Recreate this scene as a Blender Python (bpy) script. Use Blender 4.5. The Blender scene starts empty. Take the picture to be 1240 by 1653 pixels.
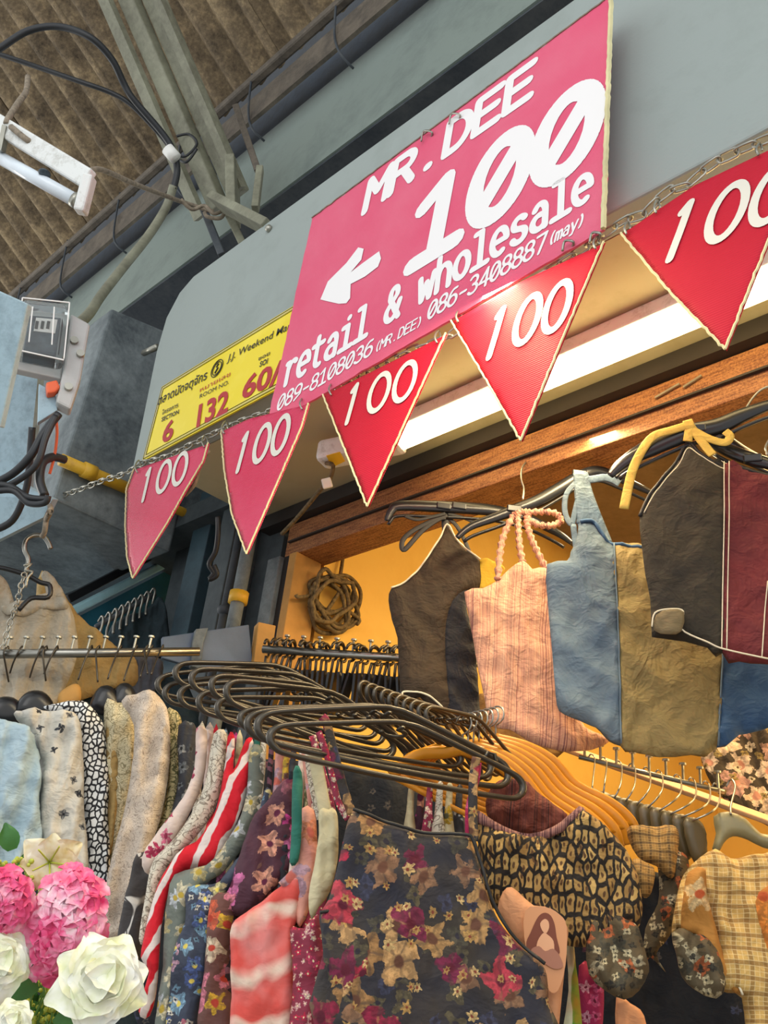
import bpy, bmesh, math, random
import numpy as np
from mathutils import Vector, Matrix, noise
from mathutils.geometry import delaunay_2d_cdt
random.seed(7)
S = bpy.context.scene
COL = S.collection

# ------------------------------------------------------------------ camera
F_PX, CX, CY = 1500.0, 620.0, 826.5
RW = Matrix(((0.71844657, 0.25963024, 0.64531129), (0.68792791, -0.40246428, -0.60396828), (0.10290631, 0.87784659, -0.46775598)))
CAM = Vector((0, 0, 1.6))
cd = bpy.data.cameras.new('camera'); cam = bpy.data.objects.new('camera', cd); COL.objects.link(cam)
cam.matrix_world = Matrix.Translation(CAM) @ RW.to_4x4()
cd.sensor_fit = 'VERTICAL'; cd.sensor_height = 24.0; cd.lens = F_PX * 24.0 / 1653.0
cd.clip_start = 0.02; cd.clip_end = 200
S.camera = cam

# ------------------------------------------------------------------ world, lights, exposure
S.view_settings.view_transform = 'Standard'; S.view_settings.look = 'None'
S.view_settings.gamma = 1; S.view_settings.use_curve_mapping = False
S.view_settings.exposure = 0.12
wd = bpy.data.worlds.new('world'); S.world = wd; wd.use_nodes = True
bg = wd.node_tree.nodes['Background']; bg.inputs[0].default_value = (0.95, 0.98, 1.0, 1); bg.inputs[1].default_value = 1.0

def area(name, loc, target, sx, sy, energy, color):
    l = bpy.data.lights.new(name, 'AREA'); l.shape = 'RECTANGLE'; l.size = sx; l.size_y = sy; l.energy = energy; l.color = color
    o = bpy.data.objects.new(name, l); COL.objects.link(o); o.location = loc
    o.rotation_euler = (Vector(target) - Vector(loc)).to_track_quat('-Z', 'Y').to_euler()
    return o
def point(name, loc, energy, color, r=0.15):
    l = bpy.data.lights.new(name, 'POINT'); l.energy = energy; l.color = color; l.shadow_soft_size = r
    o = bpy.data.objects.new(name, l); COL.objects.link(o); o.location = loc
    return o
WARM = (1.0, 0.66, 0.27)
area('shop_lamp', (-0.9, 2.9, 3.6), (-1.3, 2.6, 0), 2.2, 0.5, 52, WARM)
area('shop_tube_light', (-1.1, 1.62, 3.02), (-1.2, 1.60, 0), 2.0, 0.08, 30, (1.0, 0.80, 0.48))
point('stall_lamp', (-0.55, 2.4, 2.25), 14, WARM, 0.2)
area('alley_sky_fill', (0.6, -2.6, 4.2), (-1.6, 1.6, 2.4), 3.0, 2.2, 50, (1.0, 0.975, 0.94))  # unseen fill added for the open alley sky behind the camera
area('added_roof_side_fill', (-9.5, -1.5, 3.6), (-3.5, 0.6, 5.6), 2.0, 2.0, 110, (1.0, 0.95, 0.86))  # unseen fill added at left to bring out the roof corrugations
point('neighbour_lamp', (-4.6, 2.6, 2.3), 6, (0.25, 0.7, 1.0), 0.2)

# ------------------------------------------------------------------ helpers
def ray(px, py):
    return RW @ Vector(((px - CX) / F_PX, -(py - CY) / F_PX, -1.0))
def P(px, py, t): return CAM + ray(px, py) * t
def on(px, py, n, d):
    r = ray(px, py); n = Vector(n); return CAM + r * ((d - n.dot(CAM)) / n.dot(r))
def onY(px, py, y): return on(px, py, (0, 1, 0), y)
def onX(px, py, x): return on(px, py, (1, 0, 0), x)
def onZ(px, py, z): return on(px, py, (0, 0, 1), z)
FWD = RW @ Vector((0, 0, -1))

def link(o, parent=None):
    COL.objects.link(o)
    if parent is not None: o.parent = parent
    return o
def tag(o, label=None, cat=None, group=None, kind=None):
    if label: o['label'] = label
    if cat: o['category'] = cat
    if group: o['group'] = group
    if kind: o['kind'] = kind
    return o
def empty(name, loc, label, cat, group=None):
    o = bpy.data.objects.new(name, None); o.location = loc; o.empty_display_size = 0.05
    link(o); return tag(o, label, cat, group)
class MB:
    """collects geometry in world space, builds one mesh object"""
    def __init__(s): s.v = []; s.f = []; s.uv = {}
    def add(s, vs, fs):
        k = len(s.v); s.v += [Vector(v) for v in vs]; s.f += [tuple(i + k for i in f) for f in fs]; return s
    def box8(s, c):
        return s.add(c, [(0,3,2,1),(4,5,6,7),(0,1,5,4),(1,2,6,5),(2,3,7,6),(3,0,4,7)])
    def box(s, a, b):
        x0,y0,z0 = a; x1,y1,z1 = b
        x0,x1 = sorted((x0,x1)); y0,y1 = sorted((y0,y1)); z0,z1 = sorted((z0,z1))
        return s.box8([(x0,y0,z0),(x1,y0,z0),(x1,y1,z0),(x0,y1,z0),(x0,y0,z1),(x1,y0,z1),(x1,y1,z1),(x0,y1,z1)])
    def bar(s, p0, p1, w, h, up=(0,0,1)):
        p0 = Vector(p0); p1 = Vector(p1); d = (p1-p0).normalized(); sd = d.cross(Vector(up)).normalized(); u = sd.cross(d).normalized()
        c = []
        for p in (p0, p1):
            for a, b in ((-1,-1),(1,-1),(1,1),(-1,1)): c.append(p + sd*(a*w/2) + u*(b*h/2))
        return s.add(c, [(0,3,2,1),(4,5,6,7),(0,1,5,4),(1,2,6,5),(2,3,7,6),(3,0,4,7)])
    def tube(s, pts, r, n=8, closed=False, flat=1.0, up=None):
        pts = [Vector(p) for p in pts]; m = len(pts); vs = []; nrm = None
        for i, p in enumerate(pts):
            if closed: d = pts[(i+1) % m] - pts[i-1]
            else: d = pts[min(i+1, m-1)] - pts[max(i-1, 0)]
            if d.length < 1e-9: d = Vector((0,0,1))
            d.normalize()
            if up is not None:
                a = d.cross(Vector(up)); a = a.normalized() if a.length > 1e-4 else Vector((1,0,0))
                nrm = a.cross(d).normalized()
            elif nrm is None:
                nrm = d.orthogonal().normalized()
            else:
                nrm = (nrm - d*nrm.dot(d))
                nrm = nrm.normalized() if nrm.length > 1e-6 else d.orthogonal().normalized()
            b = d.cross(nrm)
            rr = r[i] if isinstance(r, (list, tuple)) else r
            for k in range(n):
                a = 2*math.pi*k/n; vs.append(p + nrm*(math.cos(a)*rr*flat) + b*(math.sin(a)*rr))
        fs = []
        for i in range(m if closed else m-1):
            j = (i+1) % m
            for k in range(n):
                l = (k+1) % n; fs.append((i*n+k, i*n+l, j*n+l, j*n+k))
        if not closed:
            fs.append(tuple(range(n-1, -1, -1))); fs.append(tuple((m-1)*n+k for k in range(n)))
        return s.add(vs, fs)
    def cyl(s, p0, p1, r, n=16): return s.tube([p0, p1], r, n)
    def prism(s, poly, vec):
        n = len(poly); poly = [Vector(p) for p in poly]; vec = Vector(vec)
        return s.add(poly + [p+vec for p in poly], [tuple(range(n-1,-1,-1)), tuple(range(n, 2*n))] + [(i,(i+1)%n,n+(i+1)%n,n+i) for i in range(n)])
    def sphere(s, c, rx, ry=None, rz=None, nu=12, nv=8):
        ry = ry or rx; rz = rz or rx; c = Vector(c); vs = [c+Vector((0,0,rz))]; fs = []
        for j in range(1, nv):
            a = math.pi*j/nv
            for i in range(nu):
                b = 2*math.pi*i/nu; vs.append(c+Vector((rx*math.sin(a)*math.cos(b), ry*math.sin(a)*math.sin(b), rz*math.cos(a))))
        vs.append(c-Vector((0,0,rz)))
        for i in range(nu):
            fs.append((0, 1+i, 1+(i+1)%nu)); fs.append((len(vs)-1, 1+(nv-2)*nu+(i+1)%nu, 1+(nv-2)*nu+i))
        for j in range(nv-2):
            for i in range(nu): fs.append((1+j*nu+i, 1+(j+1)*nu+i, 1+(j+1)*nu+(i+1)%nu, 1+j*nu+(i+1)%nu))
        return s.add(vs, fs)
    def build(s, name, mat, parent=None, smooth=False, bevel=0.0, uv=None, loc=None, normals=True):
        off = Vector(loc) if loc is not None else (parent_world(parent) if parent is not None else Vector((0,0,0)))
        if loc is None and parent is None and s.v:
            xs=[v.x for v in s.v]; ys=[v.y for v in s.v]; zs=[v.z for v in s.v]
            off = Vector(((min(xs)+max(xs))/2, (min(ys)+max(ys))/2, min(zs)))
        me = bpy.data.meshes.new(name); me.from_pydata([v-off for v in s.v], [], s.f)
        if normals:
            bm = bmesh.new(); bm.from_mesh(me); bmesh.ops.recalc_face_normals(bm, faces=bm.faces); bm.to_mesh(me); bm.free()
        if uv:
            l = me.uv_layers.new(name='UVMap'); data = [0.0]*(2*len(me.loops))
            for i, lp in enumerate(me.loops): data[2*i], data[2*i+1] = uv[lp.vertex_index]
            l.data.foreach_set('uv', data)
        if smooth: me.polygons.foreach_set('use_smooth', [True]*len(me.polygons))
        me.materials.append(mat); me.update()
        o = bpy.data.objects.new(name, me)
        if parent is None: o.location = off
        if bevel:
            b = o.modifiers.new('bevel', 'BEVEL'); b.width = bevel; b.segments = 2; b.limit_method = 'ANGLE'
        return link(o, parent)
def parent_world(p):
    v = Vector(p.location); q = p.parent
    while q is not None: v = v + Vector(q.location); q = q.parent
    return v
def smooth_path(pts, k=6, closed=False):
    pts = [Vector(p) for p in pts]; n = len(pts); out = []
    rng = range(n if closed else n-1)
    for i in rng:
        if closed: a,b,c,d = pts[i-1], pts[i], pts[(i+1)%n], pts[(i+2)%n]
        else: a,b,c,d = pts[max(i-1,0)], pts[i], pts[i+1], pts[min(i+2,n-1)]
        for j in range(k):
            t = j/k; out.append(0.5*((2*b)+(c-a)*t+(2*a-5*b+4*c-d)*t*t+(-a+3*b-3*c+d)*t**3))
    if not closed: out.append(pts[-1])
    return out
def wire(name, pts, r, mat, parent=None, k=6, n=8, flat=1.0, up=None):
    return MB().tube(smooth_path(pts, k), r, n, flat=flat, up=up).build(name, mat, parent, smooth=True)

# ------------------------------------------------------------------ materials
def lin(h):
    h = h.lstrip('#'); c = [int(h[i:i+2], 16)/255 for i in (0,2,4)]
    return tuple((x/12.92 if x <= 0.04045 else ((x+0.055)/1.055)**2.4) for x in c) + (1.0,)
class N:
    def __init__(s, name, rough=0.7, metal=0.0, spec=0.5, sheen=0.0):
        s.m = bpy.data.materials.new(name); s.m.use_nodes = True; s.t = s.m.node_tree
        s.b = s.t.nodes['Principled BSDF']; s.b.inputs['Roughness'].default_value = rough; s.b.inputs['Metallic'].default_value = metal
        s.b.inputs['Specular IOR Level'].default_value = spec
        if sheen: s.b.inputs['Sheen Weight'].default_value = sheen
        s.c = None
    def nd(s, typ, **kw):
        n = s.t.nodes.new(typ)
        for k, v in kw.items(): setattr(n, k, v)
        return n
    def put(s, sock, v):
        if v is None: return
        if isinstance(v, bpy.types.NodeSocket): s.t.links.new(v, sock)
        else: sock.default_value = v
    def uv(s): return s.nd('ShaderNodeTexCoord').outputs['UV']
    def obj(s): return s.nd('ShaderNodeTexCoord').outputs['Object']
    def mp(s, vec, scale=(1,1,1), rot=0.0, loc=(0,0,0)):
        n = s.nd('ShaderNodeMapping'); s.put(n.inputs['Vector'], vec); n.inputs['Scale'].default_value = scale
        n.inputs['Rotation'].default_value = (0,0,rot); n.inputs['Location'].default_value = loc; return n.outputs[0]
    def noise(s, vec, scale, detail=3, rough=0.5, dist=0.0, col=False):
        n = s.nd('ShaderNodeTexNoise'); s.put(n.inputs['Vector'], vec); n.inputs['Scale'].default_value = scale
        n.inputs['Detail'].default_value = detail; n.inputs['Roughness'].default_value = rough; n.inputs['Distortion'].default_value = dist
        return n.outputs[1 if col else 0]
    def voro(s, vec, scale, feature='F1', rnd=1.0, dims='2D'):
        n = s.nd('ShaderNodeTexVoronoi', voronoi_dimensions=dims, feature=feature); s.put(n.inputs['Vector'], vec)
        n.inputs['Scale'].default_value = scale; n.inputs['Randomness'].default_value = rnd; return n
    def wave(s, vec, scale, dist=0.0, detail=2, dscale=1.0, direction='X', prof='SIN'):
        n = s.nd('ShaderNodeTexWave', bands_direction=direction, wave_profile=prof); s.put(n.inputs['Vector'], vec)
        n.inputs['Scale'].default_value = scale; n.inputs['Distortion'].default_value = dist
        n.inputs['Detail'].default_value = detail; n.inputs['Detail Scale'].default_value = dscale; return n.outputs[1]
    def ma(s, op, a, b=None, c=None):
        n = s.nd('ShaderNodeMath', operation=op); s.put(n.inputs[0], a); s.put(n.inputs[1], b); s.put(n.inputs[2], c); return n.outputs[0]
    def vm(s, op, a, b=None):
        n = s.nd('ShaderNodeVectorMath', operation=op); s.put(n.inputs[0], a); s.put(n.inputs[1], b); return n
    def sep(s, v):
        n = s.nd('ShaderNodeSeparateXYZ'); s.put(n.inputs[0], v); return n.outputs
    def ramp(s, fac, stops, const=False):
        n = s.nd('ShaderNodeValToRGB'); r = n.color_ramp
        if const: r.interpolation = 'CONSTANT'
        while len(r.elements) < len(stops): r.elements.new(0.5)
        for e, (p, c) in zip(r.elements, stops): e.position = p; e.color = lin(c) if isinstance(c, str) else c
        s.put(n.inputs[0], fac); return n.outputs[0]
    def mix(s, fac, a, b, mode='MIX'):
        n = s.nd('ShaderNodeMix', data_type='RGBA', blend_type=mode)
        s.put(n.inputs[0], fac)
        s.put(n.inputs[6], lin(a) if isinstance(a, str) else a); s.put(n.inputs[7], lin(b) if isinstance(b, str) else b)
        return n.outputs[2]
    def out(s, col, bump=None, bs=0.3, bd=0.002):
        s.put(s.b.inputs['Base Color'], lin(col) if isinstance(col, str) else col)
        if bump is not None:
            n = s.nd('ShaderNodeBump'); n.inputs['Strength'].default_value = bs; n.inputs['Distance'].default_value = bd
            s.put(n.inputs['Height'], bump); s.put(s.b.inputs['Normal'], n.outputs[0])
        return s.m
    def step(s, v, thr, soft=0.04):   # 1 where v > thr
        n = s.nd('ShaderNodeMapRange', clamp=True); s.put(n.inputs[0], v)
        n.inputs[1].default_value = thr-soft; n.inputs[2].default_value = thr+soft; return n.outputs[0]
def plain(name, col, rough=0.7, metal=0.0, var=0.12, scale=6, bump=0.15, bd=0.003, spec=0.5, fine=60):
    n = N(name, rough, metal, spec); o = n.obj(); f = n.noise(o, scale, 5, 0.6)
    dark = tuple(x*(1-2.2*var) for x in lin(col)[:3])+(1,); lite = tuple(min(1, x*(1+1.6*var)) for x in lin(col)[:3])+(1,)
    c = n.ramp(f, [(0.3, dark), (0.7, lite)])
    return n.out(c, n.noise(o, fine, 4, 0.6), bump, bd)
def worn(name, col, dirt, rough=0.75, metal=0.0, amt=0.55, scale=5, bump=0.3):
    n = N(name, rough, metal); o = n.obj(); a = n.noise(o, scale, 7, 0.65, 0.4); b = n.noise(o, scale*7, 4, 0.7)
    m = n.step(n.ma('ADD', n.ma('MULTIPLY', a, 0.7), n.ma('MULTIPLY', b, 0.3)), amt, 0.12)
    return n.out(n.mix(m, col, dirt), b, bump, 0.003)
# cloth: every pattern reads the UV, which is in metres on the garment
def cfin(n, col, rough=0.85, wr=0.35, weave=900):
    u = n.uv()
    f1 = n.ma('ABSOLUTE', n.ma('SUBTRACT', n.noise(n.mp(u, (1,.6,1), 0.5), 13, 3, 0.6, 0.6), 0.5)); f2 = n.ma('ABSOLUTE', n.ma('SUBTRACT', n.noise(n.mp(u, (.7,1,1), -0.6), 26, 3, 0.6, 0.4), 0.5))
    h = n.ma('ADD', n.ma('ADD', n.ma('MULTIPLY', f1, -1.3), n.ma('MULTIPLY', f2, -0.8)), n.ma('MULTIPLY', n.noise(u, weave, 1), 0.04))
    n.b.inputs['Roughness'].default_value = rough
    return n.out(col, h, min(1.0, wr*1.1), 0.022)
def c_plain(name, col, col2=None, rough=0.85, wr=0.4, sc=9):
    n = N(name, sheen=0.0); u = n.uv()
    c = n.mix(n.step(n.noise(u, sc, 4, 0.6), 0.5, 0.2), col, col2 or col)
    return cfin(n, n.mix(n.ma('MULTIPLY', n.noise(u, 350, 2), 0.25), c, col2 or col), rough, wr)
def flowers(n, vec, base, scale, petals, R, cols, centre, dens, wob=0.19, seed=0.0, rnd=0.85):
    v = n.mp(vec, loc=(seed, seed*0.7, 0))
    vo = n.voro(v, scale, rnd=rnd); d = n.vm('SUBTRACT', v, vo.outputs['Position']).outputs[0]
    x, y, _ = n.sep(d); r = n.ma('MULTIPLY', n.ma('SQRT', n.ma('ADD', n.ma('MULTIPLY', x, x), n.ma('MULTIPLY', y, y))), scale)
    cr = n.sep(vo.outputs['Color']); ang = n.ma('ARCTAN2', y, x)
    lim = n.ma('MULTIPLY_ADD', n.ma('COSINE', n.ma('ADD', n.ma('MULTIPLY', ang, petals), n.ma('MULTIPLY', cr[0], 9.0))), R*wob, R*(1-wob))
    lim = n.ma('MULTIPLY', lim, n.ma('MULTIPLY_ADD', cr[2], 0.5, 0.65))
    lim = n.ma('ADD', lim, n.ma('MULTIPLY', n.ma('SUBTRACT', n.noise(vec, scale*3.2, 3, 0.7), 0.5), R*1.1))
    k = n.step(n.ma('SUBTRACT', lim, r), 0.01, 0.012)
    k = n.ma('MULTIPLY', k, n.ma('LESS_THAN', cr[1], dens))
    m = len(cols); c = n.ramp(cr[0], [(i/m, cols[i]) for i in range(m)], True)
    sh = n.ma('MULTIPLY', n.noise(vec, scale*4, 3, 0.7), 0.9)
    c = n.mix(n.step(sh, 0.43, 0.06), c, n.mix(0.45, c, '#1a1414'))
    c = n.mix(n.ma('MULTIPLY', n.step(n.ma('SUBTRACT', n.ma('ABSOLUTE', n.ma('SUBTRACT', n.ma('FRACT', n.ma('MULTIPLY', ang, petals/6.2832)), 0.5)), 0.40), 0.0, 0.05), 0.45), c, base)
    c = n.mix(n.step(n.ma('SUBTRACT', R*0.24, r), 0.0, 0.02), c, centre)
    return n.mix(k, base, c)
def c_floral(name, base, layers, wr=0.4, base2=None):
    n = N(name); u = n.uv(); uw = n.vm('ADD', u, n.vm('MULTIPLY', n.noise(u, 30, 2, col=True), (0.018,0.018,0)).outputs[0]).outputs[0]
    c = n.mix(n.step(n.noise(u, 10, 3), 0.5, 0.15), base, base2 or base)
    for i, L in enumerate(layers): c = flowers(n, uw, c, *L, seed=i*1.37)
    return cfin(n, c, 0.85, wr)
def c_cells(name, line, cell, scale, w=0.09, rnd=0.9, sx=1.0, cell2=None, wr=0.4, dot=None):
    n = N(name); u = n.mp(n.vm('ADD', n.uv(), n.vm('MULTIPLY', n.noise(n.uv(), 45, 2, col=True), (0.012,0.012,0)).outputs[0]).outputs[0], (sx,1,1)); e = n.voro(u, scale, 'DISTANCE_TO_EDGE', rnd).outputs['Distance']
    f = n.voro(u, scale, 'F1', rnd)
    cc = n.mix(n.sep(f.outputs['Color'])[0], cell, cell2 or cell)
    c = n.mix(n.step(e, w, 0.025), line, cc)
    if dot: c = n.mix(n.step(n.ma('SUBTRACT', 0.17, f.outputs['Distance']), 0.0, 0.03), c, dot)
    return cfin(n, c, 0.85, wr)
def c_stripes(name, cols, scale, wr=0.45, direction=0, warp=0.0):
    n = N(name); u = n.uv(); x = n.sep(u)[direction]
    x = n.ma('ADD', x, n.ma('MULTIPLY', n.noise(u, 5, 2), 0.02+warp))
    f = n.noise(n.mp(n.nd('ShaderNodeCombineXYZ').outputs[0]), 1)
    cb = n.nd('ShaderNodeCombineXYZ'); n.put(cb.inputs[0], x)
    f = n.noise(cb.outputs[0], scale, 2, 0.8)
    k = len(cols); c = n.ramp(f, [(0.28+0.44*i/k, cols[i]) for i in range(k)], True)
    return cfin(n, c, 0.85, wr)
def c_lines(name, base, line, scale, w=0.06, dist=6.0, wr=0.4, line2=None, s2=None):
    n = N(name); u = n.uv(); c = base
    for i, (sc, l) in enumerate(((scale, line), (s2 or scale*1.8, line2 or line))):
        f = n.noise(n.mp(u, loc=(i*3.1,0,0)), sc, 1.5, 0.5, dist*0.3); m = n.ma('ABSOLUTE', n.ma('SUBTRACT', n.ma('FRACT', n.ma('MULTIPLY', f, 6.0)), 0.5))
        c = n.mix(n.step(n.ma('SUBTRACT', w, m), 0.0, 0.03), c, l)
    return cfin(n, c, 0.85, wr)
def c_bands(name, a, b, scale, dist=6, thr=0.5, rot=0.6, c3=None, wr=0.35, soft=0.05):
    n = N(name); u = n.mp(n.uv(), rot=rot); f = n.wave(u, scale, dist, 3, 1.3)
    c = n.mix(n.step(f, thr, soft), a, b)
    if c3: c = n.mix(n.step(n.noise(n.uv(), 9, 3, 0.6), 0.55, 0.1), c, c3)
    return cfin(n, c, 0.85, wr)
def c_check(name, base, l1, l2, scale, wr=0.5):
    n = N(name); u = n.vm('ADD', n.uv(), n.vm('MULTIPLY', n.noise(n.uv(), 8, 2, col=True), (0.03,0.03,0)).outputs[0]).outputs[0]; x, y, _ = n.sep(u); c = base
    for ax in (x, y):
        f = n.ma('FRACT', n.ma('MULTIPLY', ax, scale)); g = n.ma('FRACT', n.ma('MULTIPLY', ax, scale*3))
        c = n.mix(n.ma('MULTIPLY', n.step(f, 0.62, 0.05), 0.6), c, l1)
        c = n.mix(n.ma('MULTIPLY', n.step(g, 0.84, 0.06), 0.6), c, l2)
    return cfin(n, c, 0.85, wr)
def flat(name, col, rough=0.6, metal=0.0, emit=0.0):
    n = N(name, rough, metal); n.out(col)
    if emit: n.b.inputs['Emission Color'].default_value = lin(col); n.b.inputs['Emission Strength'].default_value = emit
    return n.m

M = {}
M['concrete'] = worn('painted_concrete', '#8f9a9b', '#767f7e', 0.8, amt=0.6, scale=2.5, bump=0.45)
M['fascia'] = worn('grey_green_fascia_paint', '#959f9c', '#87918c', 0.75, amt=0.62, scale=1.6, bump=0.5)
M['column'] = worn('stained_grey_column_paint', '#7d8688', '#454d52', 0.8, amt=0.52, scale=4, bump=0.4)
M['blue_paint_and_light'] = worn('pale_blue_weathered_paint_and_light', '#9db7c4', '#5b6d78', 0.7, amt=0.6, scale=5)
M['steel'] = worn('dusty_olive_steel', '#8f907c', '#6b6a5a', 0.6, 0.0, amt=0.5, scale=6)
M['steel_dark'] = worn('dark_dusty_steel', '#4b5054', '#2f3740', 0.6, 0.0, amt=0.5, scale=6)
M['gutter'] = worn('green_grey_gutter_sheet', '#7f8c86', '#6a7672', 0.5, 0.0, amt=0.6, scale=3, bump=0.1)
M['gutter_lip'] = worn('rusty_gutter_lip', '#6f665a', '#4c463f', 0.7, 0.0, amt=0.5, scale=9)
M['shade_navy_steel'] = worn('navy_painted_shade_steel', '#2b3f55', '#1b2836', 0.55, 0.0, amt=0.5, scale=4)  # shade of the recess above the front sheet, put into a navy colour
M['soffit'] = worn('cream_soffit_paint', '#b5aa86', '#a0946c', 0.7, amt=0.62, scale=2, bump=0.15)
M['ochre'] = worn('ochre_wall_paint', '#e8bf62', '#dcae50', 0.8, amt=0.62, scale=1.5, bump=0.2)
M['ceil_brown'] = worn('dusty_brown_ceiling_board', '#8f7f68', '#75664f', 0.8, amt=0.5, scale=3)
M['black_gap'] = plain('black_gap_strip', '#2a2624', 0.6)  # plain black for the gap strip, groove and post strip
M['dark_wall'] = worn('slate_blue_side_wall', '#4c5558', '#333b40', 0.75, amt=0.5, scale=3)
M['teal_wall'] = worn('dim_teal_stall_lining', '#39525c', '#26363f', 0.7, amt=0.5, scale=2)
M['teal_lit'] = plain('pale_teal_fixture', '#a5d3dd', 0.4)
M['black_pl'] = plain('black_hanger_plastic', '#1b1c1f', 0.28, var=0.1, bump=0.02)
M['grey_pl'] = plain('grey_green_hanger_plastic', '#554a30', 0.4, var=0.1, bump=0.02)
M['tube_metal'] = plain('bronze_black_coated_wire', '#4f4a42', 0.3, 0.6, var=0.1, bump=0.02)
M['amber'] = plain('amber_hanger_plastic', '#d98f1f', 0.35, var=0.12, bump=0.03)
M['chrome'] = plain('dull_chrome', '#9a9890', 0.28, 0.9, var=0.15, bump=0.03)
M['zinc'] = plain('tarnished_zinc', '#a8a79c', 0.35, 0.75, var=0.2, bump=0.05)
M['rubber'] = plain('black_cable_rubber', '#23262a', 0.45, var=0.15, bump=0.05)
M['rope'] = plain('dusty_brown_cord', '#6a5a3c', 0.9, var=0.3, bump=0.4, scale=80)
M['wire_dust'] = plain('dusty_twisted_wire', '#8b7f6e', 0.8, var=0.2, bump=0.3, scale=60)
M['lamp_white'] = worn('grimy_white_enamel', '#e3e6e4', '#a9a79c', 0.4, amt=0.62, scale=20, bump=0.1)
M['tube_off'] = plain('unlit_white_glass_tube', '#dfe9f2', 0.15, var=0.05, bump=0.0)
M['glass'] = N('meter_glass', 0.05).out('#eef4f4'); _b = M['glass'].node_tree.nodes['Principled BSDF']; _b.inputs['Transmission Weight'].default_value = 0.92; _b.inputs['IOR'].default_value = 1.3
M['meter_grey'] = plain('pale_meter_plastic', '#b4b6b4', 0.45, var=0.08)
M['meter_dark'] = plain('dark_meter_works', '#3d4a52', 0.5, var=0.3, scale=40)
M['yellow'] = worn('chipped_yellow_conduit_paint', '#d8a92a', '#b98a22', 0.5, amt=0.6, scale=20)
M['orange'] = flat('orange_plastic', '#e5663a', 0.5)
M['white'] = flat('white_plastic', '#e9e9e4', 0.5)
M['tape'] = flat('yellow_sticker', '#f0c72c', 0.5)
M['ink'] = flat('black_ink', '#2b2a22', 0.6)
M['maroon_ink'] = flat('maroon_ink', '#b02a2f', 0.6)
M['white_ink'] = flat('white_paint_lettering', '#eeecec', 0.45)
M['cream_ink'] = flat('cream_brush_lettering', '#d9d6cb', 0.55)
M['cream_edge'] = plain('frayed_cream_edge', '#d8cfa0', 0.9)
M['yplate'] = N('yellow_plate_enamel', 0.35); _n = M['yplate']; M['yplate'] = _n.out(_n.mix(_n.step(_n.noise(_n.obj(), 9, 3), 0.6, 0.1), '#ecd515', '#f2dd3c'))
def fluted(name, c1, c2, rough, sc=260):
    n = N(name, rough); o = n.obj(); u = n.uv()
    s = n.sep(u)[1]; w = n.ma('SINE', n.ma('MULTIPLY', s, sc*6.283))
    c = n.mix(n.step(n.noise(o, 4, 4, 0.6), 0.55, 0.2), c1, c2)
    scr = n.step(n.noise(n.mp(u, (0.6, 14, 1)), 8, 4, 0.8), 0.7, 0.03)
    c = n.mix(n.ma('MULTIPLY', scr, 0.35), c, '#8d1730')
    h = n.ma('ADD', n.ma('MULTIPLY', w, 0.3), n.noise(o, 8, 3))
    return (n.b.inputs['Specular IOR Level'].__setattr__('default_value', 0.3), n.out(c, h, 0.5, 0.002))[1]
M['sign'] = fluted('pink_red_fluted_board', '#e2587a', '#e66f8a', 0.36)  # pink red board, two tones mixed at random
M['flag'] = fluted('crimson_fluted_plastic', '#b80a28', '#c01232', 0.62, 200)
M['flag_glare'] = fluted('glare_pale_crimson_fluted_plastic', '#cf2f55', '#d64a6c', 0.25, 200)  # sheen glare of the two left pennants put into a paler red
def wood(name, a, b, sc=3, rough=0.6):
    n = N(name, rough); o = n.obj(); g = n.noise(n.mp(o, (1.0, 12, 12)), sc*4, 5, 0.7); f = n.noise(o, 160, 3, 0.8)
    return n.out(n.mix(n.step(n.ma('ADD', n.ma('MULTIPLY', g, 0.5), n.ma('MULTIPLY', f, 0.5)), 0.5, 0.08), a, b), f, 0.5, 0.003)
M['wood'] = wood('reddish_brown_speckled_timber', '#6b3d22', '#b07a48')
M['board'] = plain('orange_lit_plywood', '#b98a45', 0.7)
def corr():
    n = N('aged_fibre_cement_roof', 0.9); o = n.obj(); a = n.noise(o, 5, 6, 0.7); b = n.noise(o, 45, 5, 0.75)
    c = n.ramp(n.ma('ADD', n.ma('MULTIPLY', a, 0.6), n.ma('MULTIPLY', b, 0.4)), [(0.36, '#42382c'), (0.5, '#786851'), (0.64, '#ac9774')])
    return n.out(c, b, 0.6, 0.006)
M['roof'] = corr()
M['floor'] = worn('grey_concrete_paving', '#8c8a84', '#6f6d68', 0.85)

# ------------------------------------------------------------------ cloth
class Fr:
    """vertical plane through pixel at forward depth t; yaw turns it from facing the camera, lean tips it"""
    def __init__(s, px, py, t, yaw=0.0):
        s.o = P(px, py, t); h = Vector((CAM.x - s.o.x, CAM.y - s.o.y, 0)).normalized()
        a = math.radians(yaw); s.n = Vector((h.x*math.cos(a) - h.y*math.sin(a), h.x*math.sin(a) + h.y*math.cos(a), 0))
        s.u = Vector((0,0,1)).cross(s.n).normalized(); s.w = Vector((0,0,1))
    def uv(s, px, py):
        p = on(px, py, s.n, s.n.dot(s.o)) - s.o; return (p.dot(s.u), p.z)
    def pt(s, px, py, off=0.0):
        a, b = s.uv(px, py); return s.o + s.u*a + s.w*b + s.n*off
def smooth2(pts, k=4):
    q = smooth_path([Vector((a, b, 0)) for a, b in pts], k, True); return [(p.x, p.y) for p in q]
def dist_to(poly, pts):
    A = np.array(poly); B = np.roll(A, -1, 0); Q = np.array(pts); d = np.full(len(Q), 1e9)
    for a, b in zip(A, B):
        ab = b-a; L = (ab**2).sum()+1e-12; t = np.clip(((Q-a)@ab)/L, 0, 1); e = Q-(a+t[:,None]*ab); d = np.minimum(d, np.sqrt((e**2).sum(1)))
    return d
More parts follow.
